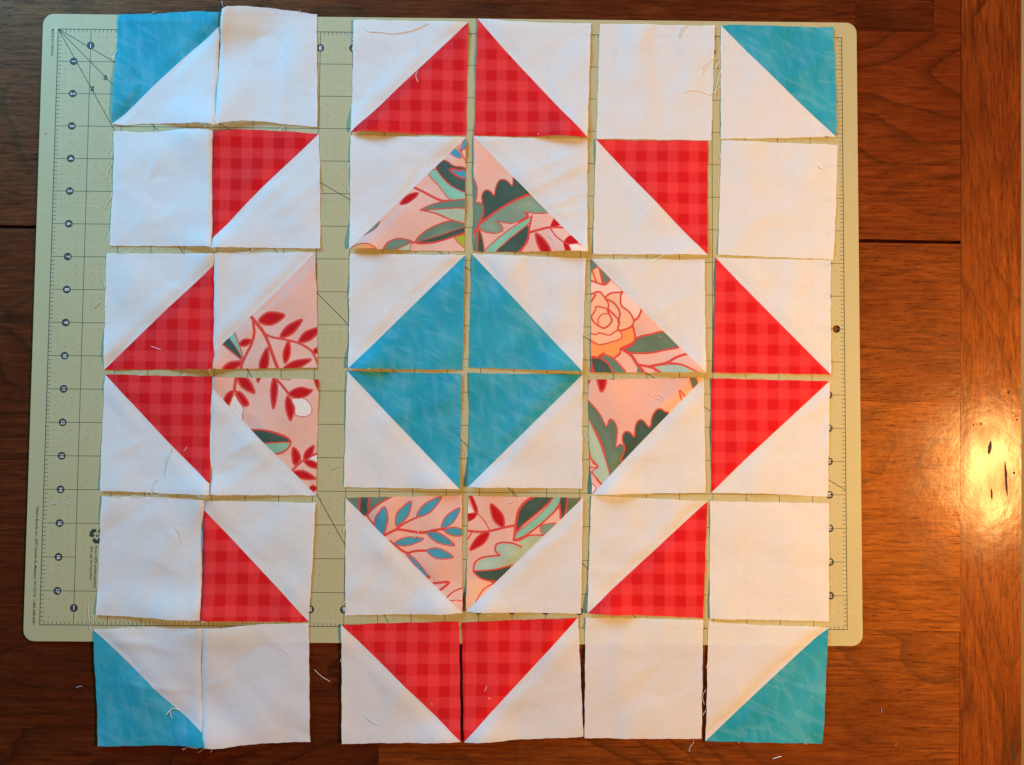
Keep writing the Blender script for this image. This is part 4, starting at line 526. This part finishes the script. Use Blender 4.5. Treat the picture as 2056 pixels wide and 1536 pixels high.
PLANK_TINT = [(0.98, 0.82, 0.8), (0.95, 0.76, 0.75), (1.0, 0.88, 0.85), (0.82, 0.60, 0.6), (1.50, 1.20, 0.9), (1.48, 1.15, 0.9), (1.30, 1.10, 0.9), (2.15, 2.55, 1.3), (1.80, 2.00, 1.3), (1.75, 1.90, 1.2)]  # board colours; stronger warm lamp light is put into the right and lower ones
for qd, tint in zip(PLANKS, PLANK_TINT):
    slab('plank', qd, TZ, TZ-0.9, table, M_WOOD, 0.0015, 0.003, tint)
end_board = slab('end_board', END_BOARD, TZ, TZ-0.9, table, M_WOOD_END, 0.002, 0.010, (1.75, 1.65, 1.1))  # brighter orange tint stands in for extra warm light on this end
slab('under_board', [(-26, 17), (17.5, 17), (17.5, -17), (-26, -17)], TZ-0.93, TZ-1.2, table, M_GOUGE, 0.0, 0.01)
for (a, b, w) in GOUGES:
    a = np.array(a); b = np.array(b); t = b-a; L = np.linalg.norm(t); t /= L; nn = np.array((-t[1], t[0]))
    rnd = random.Random(int(L*1000)); V = []; m = 9
    for sgn in (1, -1):
        for i in range(m):
            k = i/(m-1); k = k if sgn == 1 else 1-k
            if (i in (0,)) and sgn == -1: continue
            if i == m-1 and sgn == -1: continue
            wd = w*0.5*math.sin(math.pi*k)**0.7*(0.75+0.5*rnd.random())
            p = a+t*L*k+nn*sgn*wd
            V.append((p[0], p[1], 0.0012))
    link('gouge', mesh('gouge', V, [tuple(range(len(V)))][::-1]), M_GOUGE, end_board)

N = NT('tan_floor'); tcf = N.mapv(N.n('ShaderNodeTexCoord').outputs['Object'], (1/IN,)*3)
fl = N.noise(N.mapv(tcf, (8, 0.6, 1)), 1.0, 3.0)
M_FLOOR = N.done(N.principled(N.mix(fl, (0.62, 0.40, 0.16, 1), (0.75, 0.50, 0.22, 1)), 0.5))
floor = link('floor', mesh('floor', [(-80, -80, -29.5), (110, -80, -29.5), (110, 80, -29.5), (-80, 80, -29.5)], [(0, 1, 2, 3)]), M_FLOOR)
tag(floor, kind='structure', label='tan floor strip beyond the right edge of the table', cat='floor')

# ------------------------------------------------------------------ the cutting mat
mat = empty('cutting_mat', (0, 0, TZ))
tag(mat, 'sage green cutting mat with black inch grid and rulers lying on the table', 'cutting mat')
def UV(u, v): return (u-12.0, 9.0-v)           # ruler position -> world inches

def board_mesh():
    bm = bmesh.new(); loop = []
    x0, x1, y0, y1, r = -12.47, 12.46, -9.48, 9.47, 0.33
    for cx, cy, a0 in ((x1-r, y1-r, 0), (x0+r, y1-r, 90), (x0+r, y0+r, 180), (x1-r, y0+r, 270)):
        for i in range(9):
            a = math.radians(a0+i*90/8); loop.append((cx+r*math.cos(a), cy+r*math.sin(a)))
    hx, hy = UV(23.76, 9.0); hole = [(hx+0.118*math.cos(2*math.pi*i/28), hy+0.118*math.sin(2*math.pi*i/28)) for i in range(28)]
    zt = (0-TZ)*IN
    E = []
    for L in (loop, hole):
        vs = [bm.verts.new((x*IN, y*IN, zt)) for x, y in L]
        for i in range(len(vs)): E.append(bm.edges.new((vs[i], vs[(i+1) % len(vs)])))
    bmesh.ops.triangle_fill(bm, use_beauty=True, edges=E)
    for f in list(bm.faces):
        c = f.calc_center_median()
        if math.hypot(c.x/IN-hx, c.y/IN-hy) < 0.10: bm.faces.remove(f)
    for f in bm.faces:
        if f.normal.z < 0: f.normal_flip()
    top = list(bm.faces)
    ret = bmesh.ops.extrude_face_region(bm, geom=top)
    newv = [g for g in ret['geom'] if isinstance(g, bmesh.types.BMVert)]
    for v in newv: v.co.z = 0.002*IN
    bmesh.ops.recalc_face_normals(bm, faces=bm.faces)
    me = bpy.data.meshes.new('mat_board'); bm.to_mesh(me); bm.free(); return me
board = link('mat_board', board_mesh(), M_MAT, mat)

PZ = 0.0015-TZ                                  # print lies on the mat's face
class Flat:
    def __init__(self): self.v = []; self.f = []
    def poly(self, pts, z=PZ):
        b = len(self.v); self.v += [(x, y, z) for x, y in pts]; self.f.append(tuple(range(b, b+len(pts))))
    def seg(self, a, b, w, z=PZ):
        a = np.array(a, float); b = np.array(b, float); t = b-a; t /= np.linalg.norm(t); n = np.array((-t[1], t[0]))*w/2
        self.poly([tuple(a-n), tuple(b-n), tuple(b+n), tuple(a+n)], z)
    def build(self, name, m, parent):
        return link(name, mesh(name, self.v, self.f), m, parent)

fl_ = Flat()
LW = 0.017
for v in range(0, 19):
    e = 1.0 if v == 16 else 24.0
    fl_.seg(UV(0, v), UV(e, v), LW if 0 < v < 18 else 0.022)
    if v == 16: fl_.seg(UV(2.9, v), UV(24, v), LW)
for u in range(0, 25): fl_.seg(UV(u, 0), UV(u, 18), LW if 0 < u < 24 else 0.022, PZ+0.0004)
fl_.build('grid_lines', M_LINE, mat)
fl_ = Flat()
for a in (30, 45, 60):
    t = math.tan(math.radians(a)); u, v = (24, 24*t) if 24*t <= 18 else (18/t, 18)
    fl_.seg(UV(0, 0), UV(u, v), 0.021, PZ+0.0008)
fl_.build('angle_lines', M_INK, mat)
fl_ = Flat()
for i in range(1, 24*8):
    if i % 8:
        u = i/8; fl_.seg(UV(u, 0.005), UV(u, 0.10), 0.016); fl_.seg(UV(u, 17.90), UV(u, 17.995), 0.016)
for i in range(1, 18*8):
    if i % 8:
        v = i/8; fl_.seg(UV(0.005, v), UV(0.11, v), 0.016); fl_.seg(UV(23.89, v), UV(23.995, v), 0.016)
fl_.build('ruler_ticks', M_LINE, mat)
fl_ = Flat()
for i in range(1, 96):
    for j in range(1, 72):
        if i % 4 and j % 4:
            x, y = UV(i/4, j/4); d = 0.0105; fl_.poly([(x-d, y-d), (x+d, y-d), (x+d, y+d), (x-d, y+d)])
tag(fl_.build('quarter_inch_dots', M_LINE, mat), kind='stuff')

DEPS = None
def text_mesh(txt, size, bold=0.0, spacing=1.0):
    cu = bpy.data.curves.new('lettering', 'FONT'); cu.body = txt; cu.size = size*IN; cu.offset = bold*IN
    cu.align_x = 'CENTER'; cu.align_y = 'CENTER'; cu.space_character = spacing; cu.resolution_u = 3
    o = bpy.data.objects.new('lettering', cu); COL.objects.link(o)
    bpy.context.view_layer.update()
    me = bpy.data.meshes.new_from_object(o.evaluated_get(bpy.context.evaluated_depsgraph_get()))
    bpy.data.objects.remove(o); bpy.data.curves.remove(cu)
    return me
disc_me = mesh('number_badge', [(0.117*math.cos(2*math.pi*i/28), 0.117*math.sin(2*math.pi*i/28), 0) for i in range(28)], [tuple(range(28))])
disc_me.materials.append(M_INK)
num_me = {}
def badge(n, u, v, rot):
    if n not in num_me:
        m = text_mesh(str(n), 0.185 if n < 10 else 0.150, 0.0045, 0.9); m.materials.append(M_NUM); num_me[n] = m
    x, y = UV(u, v)
    b = link('number_badge', disc_me, None, mat); b.location = (x*IN, y*IN, (PZ+0.0014)*IN)
    t = link('numeral', num_me[n], None, b); t.location = (0, 0, 0.0008*IN); t.rotation_euler = (0, 0, rot)
for n in range(1, 18):
    badge(n, 0.5, n, -math.pi/2); badge(n, 23.5, n, math.pi/2)
for n in range(1, 24):
    badge(n, n, 0.5, math.pi); badge(n, n, 17.5, 0)
def lettering(txt, u, v, length, rot, bold=0.0, name='lettering', size=0.1):
    me = text_mesh(txt, size, bold)
    xs = [q.co.x for q in me.vertices]; ys = [q.co.y for q in me.vertices]
    sx = length*IN/(max(xs)-min(xs)); cxm = (max(xs)+min(xs))/2
    for q in me.vertices: q.co.x = (q.co.x-cxm)*sx
    o = link(name, me, M_INK, mat); x, y = UV(u, v); o.location = (x*IN, y*IN, (PZ+0.001)*IN); o.rotation_euler = (0, 0, rot)
    return o
R90 = -math.pi/2
lettering('MADE IN TAIWAN', -0.165, 0.42, 0.83, R90, 0.001, size=0.105)
lettering('Fiskars Brands Inc., 2537 Daniels St. Madison, WI 53718  1-866-348-0081', -0.175, 16.25, 3.46, R90, 0.0016, size=0.105)
lettering('from 100% polypropylene', 1.605, 16.29, 1.24, R90, 0.0012, size=0.105)
lettering('and can be recycled', 1.475, 16.17, 0.98, R90, 0.0012, size=0.105)
lettering('Made', 1.735, 15.83, 0.3, R90, 0.0012, size=0.105)
lettering('45', 1.475, 1.49, 0.17, R90, 0.006, size=0.145)
lettering('30', 1.085, 1.84, 0.17, R90, 0.006, size=0.145)
# recycling mark: three bent arrows round a figure five
fl_ = Flat(); cx, cy = UV(1.63, 15.36)
for k in range(3):
    a0 = 2*math.pi*k/3+0.52
    def P(r, a): return (cx+r*math.cos(a0+a), cy+r*math.sin(a0+a))
    fl_.poly([P(0.20, -0.85), P(0.245, -0.35), P(0.245, 0.15), P(0.135, 0.15), P(0.125, -0.35), P(0.10, -0.85)])
    fl_.poly([P(0.245, 0.15), P(0.235, 0.52), P(0.26, 0.60), P(0.135, 0.98), P(0.075, 0.35), P(0.135, 0.15)])
fl_.build('recycling_mark', M_INK, mat)
lettering('5', 1.63, 15.36, 0.085, R90, 0.004, size=0.13)

# ------------------------------------------------------------------ fabric pieces
SIZE = 3.45
#HEIGHT_BEGIN
def height(key, s, t):
    """height of a piece above the mat (inches) at its own coordinates: seams pulled down, ends puffed up, soft waves"""
    B = BLOCKS[key]; SZ = 3.45
    e = np.minimum(np.minimum(s, 1-s), np.minimum(t, 1-t))*SZ
    z = 0.032+0*e
    sd = sum((i+1)*ord(c) for i, c in enumerate(key)); rs = np.random.RandomState(sd)
    for i in range(7):
        lam = rs.uniform(0.28, 0.9); an = rs.uniform(0, math.pi*2); ph = rs.uniform(0, 6.28)
        amp = 0.021*lam*rs.uniform(0.5, 1.2)
        d = s*math.cos(an)+t*math.sin(an)+0.06*np.sin(5*(t*math.cos(an)-s*math.sin(an))+ph)
        z = z+amp*np.sin(2*math.pi*d/lam+ph)
    for i in range(4):                                        # a few soft creases
        a, b = rs.uniform(0.1, 0.9, 2); an = rs.uniform(0, math.pi); ln = rs.uniform(0.12, 0.3); wd = rs.uniform(0.03, 0.06)
        p = ((s-a)*math.cos(an)+(t-b)*math.sin(an))/ln; q = (-(s-a)*math.sin(an)+(t-b)*math.cos(an))/wd
        z = z+rs.uniform(0.006, 0.013)*np.exp(-p*p-q*q)
    if B['seam']:
        (a, b), (c, f) = B['seam']; L = math.hypot(c-a, f-b)
        d = ((s-a)*(f-b)-(t-b)*(c-a))/L*SZ; d = np.abs(d)
        z = z-(0.030 if (f-b)*(c-a) < 0 else 0.015)*np.exp(-(d/0.15)**2)+0.016*np.exp(-((d-0.34)/0.22)**2)
    if key[0] == 'P':
        dv = (1-s if key[-1] == 'L' else s)*SZ
        z = z-0.024*np.exp(-(dv/0.05)**2)+0.020*np.exp(-((dv-0.15)/0.2)**2)
    for (a, b, h, ra, rb) in B['lift']:
        z = z+h*np.exp(-((s-a)/ra)**2-((t-b)/rb)**2)
    for (a, b, deg, ln, wd, amp) in B['ridge']:
        ca, sa = math.cos(math.radians(deg)), math.sin(math.radians(deg))
        p = ((s-a)*ca+(t-b)*sa)/ln; q = (-(s-a)*sa+(t-b)*ca)/wd
        z = z+amp*np.exp(-p*p-q*q)
    return np.maximum(z, 0.016)
#HEIGHT_END

def edge_eval(row, al):
    k = np.array([r[0] for r in row]); P = np.array([(r[1], r[2]) for r in row])
    if len(row) == 2: return P[0]+(P[1]-P[0])*al[:, None]
    # cubic Hermite with finite-difference tangents
    m = np.zeros_like(P)
    for i in range(len(k)):
        i0, i1 = max(i-1, 0), min(i+1, len(k)-1); m[i] = (P[i1]-P[i0])/(k[i1]-k[i0])
    j = np.clip(np.searchsorted(k, al, side='right')-1, 0, len(k)-2)
    h = (k[j+1]-k[j]); u = (al-k[j])/h; u2 = u*u; u3 = u2*u
    return ((2*u3-3*u2+1)[:, None]*P[j]+((u3-2*u2+u)*h)[:, None]*m[j]+(-2*u3+3*u2)[:, None]*P[j+1]+((u3-u2)*h)[:, None]*m[j+1])

def place(key, s, t):
    """piece coordinates -> world inches, by blending the four measured edges"""
    T, R, Bt, L = BLOCKS[key]['edge']
    rs = np.random.RandomState(len(key)*7+ord(key[1])*3+ord(key[-1]))
    top, bot = edge_eval(T, s), edge_eval(Bt, s); lef, rig = edge_eval(L, t), edge_eval(R, t)
    c00, c10 = np.array(T[0][1:]), np.array(T[-1][1:]); c01, c11 = np.array(Bt[0][1:]), np.array(Bt[-1][1:])
    S = s[:, None]; Tt = t[:, None]
    xy = (1-Tt)*top+Tt*bot+(1-S)*lef+S*rig-((1-S)*(1-Tt)*c00+S*(1-Tt)*c10+(1-S)*Tt*c01+S*Tt*c11)
    # cut edges are never dead straight
    e = np.minimum(np.minimum(s, 1-s), np.minimum(t, 1-t)); near = np.exp(-(e/0.02)**2)
    ph = rs.uniform(0, 6.28, 4)
    xy[:, 0] += near*0.006*(np.sin(23*t+ph[0])+0.6*np.sin(61*t+ph[1]))
    xy[:, 1] += near*0.006*(np.sin(23*s+ph[2])+0.6*np.sin(61*s+ph[3]))
    return np.column_stack([xy, height(key, s, t)])

SURF = {}
def piece_mesh(key, side, n, centre):
    """one fabric piece: the whole square, or the part above / below the seam"""
    B = BLOCKS[key]
    bm = bmesh.new(); bmesh.ops.create_grid(bm, x_segments=n, y_segments=n, size=0.5)
    for v in bm.verts: v.co.x += 0.5; v.co.y = 0.5-v.co.y      # x = s, y = t (down)
    if side is not None:
        (a, b), (c, e) = B['seam']
        no = (-(e-b), c-a, 0)                                  # points to larger t (below the seam)
        g = list(bm.verts)+list(bm.edges)+list(bm.faces)
        bmesh.ops.bisect_plane(bm, geom=g, dist=1e-5, plane_co=(a, b, 0), plane_no=no, clear_outer=(side == 0), clear_inner=(side == 1))
    bm.verts.index_update()
    st = np.array([(v.co.x, v.co.y) for v in bm.verts]); st = np.clip(st, 0, 1)
    W = place(key, st[:, 0], st[:, 1])
    uvl = bm.loops.layers.uv.new('UVMap')
    fab = B['fab'][side or 0]
    if fab == 'red': ox, oy = CHECK[key][0], CHECK[key][1]; uvw = np.column_stack([W[:, 0]-ox, oy-W[:, 1]])
    else: uvw = W[:, :2].copy()
    for f in bm.faces:
        f.smooth = True
        for lp in f.loops: lp[uvl].uv = uvw[lp.vert.index]
    nv = len(bm.verts)
    eps = 1e-4
    def onb(i, j):
        for ax in (0, 1):
            for val in (0.0, 1.0):
                if abs(st[i, ax]-val) < eps and abs(st[j, ax]-val) < eps: return True
        return False
    rim = [ed for ed in bm.edges if ed.is_boundary and onb(ed.verts[0].index, ed.verts[1].index)]
    for i, v in enumerate(bm.verts): v.co = ((W[i, 0]-centre[0])*IN, (W[i, 1]-centre[1])*IN, (W[i, 2]-centre[2])*IN)
    for ed in rim: ed.smooth = False
    ret = bmesh.ops.extrude_edge_only(bm, edges=rim)           # the thickness of the cloth at its cut edges
    for gv in ret['geom']:
        if isinstance(gv, bmesh.types.BMVert): gv.co.z -= 0.010*IN
    bmesh.ops.recalc_face_normals(bm, faces=bm.faces)
    up = sum(f.normal.z*f.calc_area() for f in bm.faces)
    if up < 0: bmesh.ops.reverse_faces(bm, faces=bm.faces)
    bm.verts.index_update()
    me = bpy.data.meshes.new('piece'); bm.to_mesh(me); bm.free()
    SURF.setdefault(key, []).append(W)
    if fab == 'floral':
        allxy = np.empty(len(me.vertices)*3, np.float32); me.vertices.foreach_get('co', allxy)
        xy = allxy.reshape(-1, 3)[:, :2]/IN+np.array(centre[:2])
        col = paint(key, xy)
        at = me.color_attributes.new('print', 'FLOAT_COLOR', 'POINT'); at.data.foreach_set('color', col.astype(np.float32).ravel())
    return me

K = 0.98
INK = {'pink': (0.80, 0.455, 0.345, 1.0), 'coral': srgb(216, 76, 66, K), 'red': srgb(194, 30, 34, K), 'dark': srgb(72, 94, 82, K), 'mid': srgb(112, 138, 118, K),
       'sage': srgb(134, 158, 134, K), 'olive': srgb(106, 128, 104, K), 'mint': srgb(142, 198, 168, K), 'pale': srgb(180, 200, 172, K), 'blue': srgb(78, 160, 178, K),
       'orange': srgb(246, 158, 92, K), 'peach': srgb(250, 186, 146, K), 'blush': srgb(250, 204, 184, K), 'cream': srgb(236, 224, 212, K), 'lime': srgb(168, 178, 56, K)}
INK = {k: np.array(v) for k, v in INK.items()}

def seg_dist(xy, P):
    d = np.full(len(xy), 9.0)
    for a, b in zip(P[:-1], P[1:]):
        a = np.array(a); ab = np.array(b)-a; L2 = (ab**2).sum()+1e-12
        u = np.clip(((xy-a)@ab)/L2, 0, 1); q = xy-a-u[:, None]*ab
        d = np.minimum(d, np.sqrt((q**2).sum(1)))
    return d
def inside(xy, P):
    x, y = xy[:, 0], xy[:, 1]; r = np.zeros(len(xy), bool); n = len(P)
    for i in range(n):
        x0, y0 = P[i]; x1, y1 = P[(i+1) % n]
        if y0 == y1: continue
        c = ((y0 > y) != (y1 > y)) & (x < (x1-x0)*(y-y0)/(y1-y0)+x0); r ^= c
    return r
def paint(key, xy):
    """the printed flowers and leaves of the pink cloth, drawn where the cloth shows them"""
    col = np.tile(INK['pink'], (len(xy), 1))
    tone = 1+0.05*np.sin(xy[:, 0]*1.9+1)*np.sin(xy[:, 1]*2.3+2)
    col[:, :3] *= tone[:, None]
    aa = 0.008
    for it in FLORAL[key]:
        if it[0] == 'l':
            _, fill, a, b, w, ow = it
            a = np.array(a); b = np.array(b); t = b-a; n = np.array((-t[1], t[0]))/np.linalg.norm(t)*w*0.5
            pts = [tuple(a), tuple(a+0.14*t+0.62*n), tuple(a+0.42*t+n), tuple(a+0.75*t+0.66*n), tuple(b), tuple(a+0.75*t-0.66*n), tuple(a+0.42*t-n), tuple(a+0.14*t-0.62*n)]
        elif it[0] == 'p': _, fill, pts, ow = it
        else: _, fill, pts, ow = it
        if it[0] == 's': C = catmull(pts, 6)
        else: C = catmull(pts, 5, True); C.append(C[0])
        A = np.array(C); lo = A.min(0)-ow-0.05; hi = A.max(0)+ow+0.05
        m = np.where((xy[:, 0] > lo[0]) & (xy[:, 0] < hi[0]) & (xy[:, 1] > lo[1]) & (xy[:, 1] < hi[1]))[0]
        if len(m) == 0: continue
        q = xy[m]; d = seg_dist(q, C)
        if it[0] == 's':
            k = np.clip((ow/2-d)/aa+0.5, 0, 1)[:, None]; col[m] = col[m]*(1-k)+INK[fill]*k
        else:
            ins = inside(q, C); sd = np.where(ins, -d, d)
            k = np.clip(-sd/aa+0.5, 0, 1)[:, None]
            fc = np.tile(INK[fill], (len(m), 1))
            if fill in ('dark', 'mid', 'sage', 'olive', 'mint', 'pale', 'blue'):
                g = 0.90+0.26*np.clip(d/0.25, 0, 1)*(0.5+0.5*np.sin(q[:, 0]*4+q[:, 1]*3)); fc[:, :3] *= g[:, None]
            col[m] = col[m]*(1-k)+fc*k
            if ow > 0.009:
                k = np.clip((ow*0.44-d)/aa+0.5, 0, 1)[:, None]; col[m] = col[m]*(1-k)+INK['coral']*k
    col[:, 3] = 1
    return col

PIECE = {'white': 'white_triangle', 'red': 'red_gingham_triangle', 'teal': 'teal_triangle', 'floral': 'floral_triangle'}
THING = {}
def pieces(key, parent, centre):
    B = BLOCKS[key]
    for side, fab in enumerate(B['fab']):
        n = 190 if fab == 'floral' else 56
        me = piece_mesh(key, side if B['seam'] else None, n, centre)
        m = M_FAB['red-' if fab == 'red' and CHECK[key][2] < 0 else fab]
        o = link(PIECE[fab] if B['seam'] else 'white_square', me, m, parent)

def centre_of(keys):
    P = [BLOCKS[k]['edge'][i][j][1:] for k in keys for i in (0, 2) for j in (0, -1)]
    return (sum(p[0] for p in P)/len(P), sum(p[1] for p in P)/len(P), 0.0)

for name, (lab, cat) in LABELS.items():
    keys = [name+'L', name+'R'] if name[0] == 'P' else [name]
    c = centre_of(keys)
    if name[0] == 'P':
        e = empty('sewn_fabric_pair', c); tag(e, lab, cat, 'sewn pairs down the left side')
        for k in keys: pieces(k, e, c)
    elif BLOCKS[name]['seam']:
        e = empty('quilt_block', c); tag(e, lab, cat, 'half square triangle blocks laid out in rows'); pieces(name, e, c)
    else:
        me = piece_mesh(name, None, 56, c); e = link('fabric_square', me, M_FAB['white']); e.location = [v*IN for v in c]
        tag(e, lab, cat, 'plain white squares of the layout')
    THING[name] = e

# ------------------------------------------------------------------ loose and frayed threads
ALL = {k: np.vstack(v) for k, v in SURF.items()}
ALLV = np.vstack(list(ALL.values()))
def surface_z(x, y, on=None):
    if on == 'table': return TZ
    base = 0.0 if (-12.47 < x < 12.46 and -9.48 < y < 9.47) else TZ
    if on == 'mat': return base
    P = ALL[on] if on in ALL else ALLV
    d = (P[:, 0]-x)**2+(P[:, 1]-y)**2; i = int(d.argmin())
    return P[i, 2] if d[i] < 0.09**2 else base

for k, (pts, on, r, colr, lab) in enumerate(THREADS):
    C = catmull(pts, 5); n = len(C); rnd = random.Random(k)
    cx, cy = C[n//2]; zc = surface_z(cx, cy, on)
    line = []
    for i, (x, y) in enumerate(C):
        z = max(surface_z(x, y, on if on in ('table', 'mat') else None), surface_z(x, y, on))+r*0.9+0.012*math.sin(math.pi*i/(n-1))*rnd.random()
        line.append((x-cx, y-cy, z-zc))
    o = link('thread' if r < 0.02 else 'lint', tube('thread', line, r*(0.5 if on == 'table' else 0.62)), M_THREAD[colr]); o.location = (cx*IN, cy*IN, zc*IN)
    tag(o, lab, 'thread' if r < 0.02 else 'lint', 'loose thread and lint bits')

fr_count = 0
for name, pts in FRAY:
    e = THING[name]; C = catmull(pts, 5); line = []
    ex, ey = e.location.x/IN, e.location.y/IN
    for i, (x, y) in enumerate(C):
        z = surface_z(x, y)+0.012+0.02*math.sin(math.pi*i/(len(C)-1))
        line.append((x-ex, y-ey, z))
    link('frayed_thread', tube('frayed_thread', line, 0.0055), M_THREAD['w'], e)
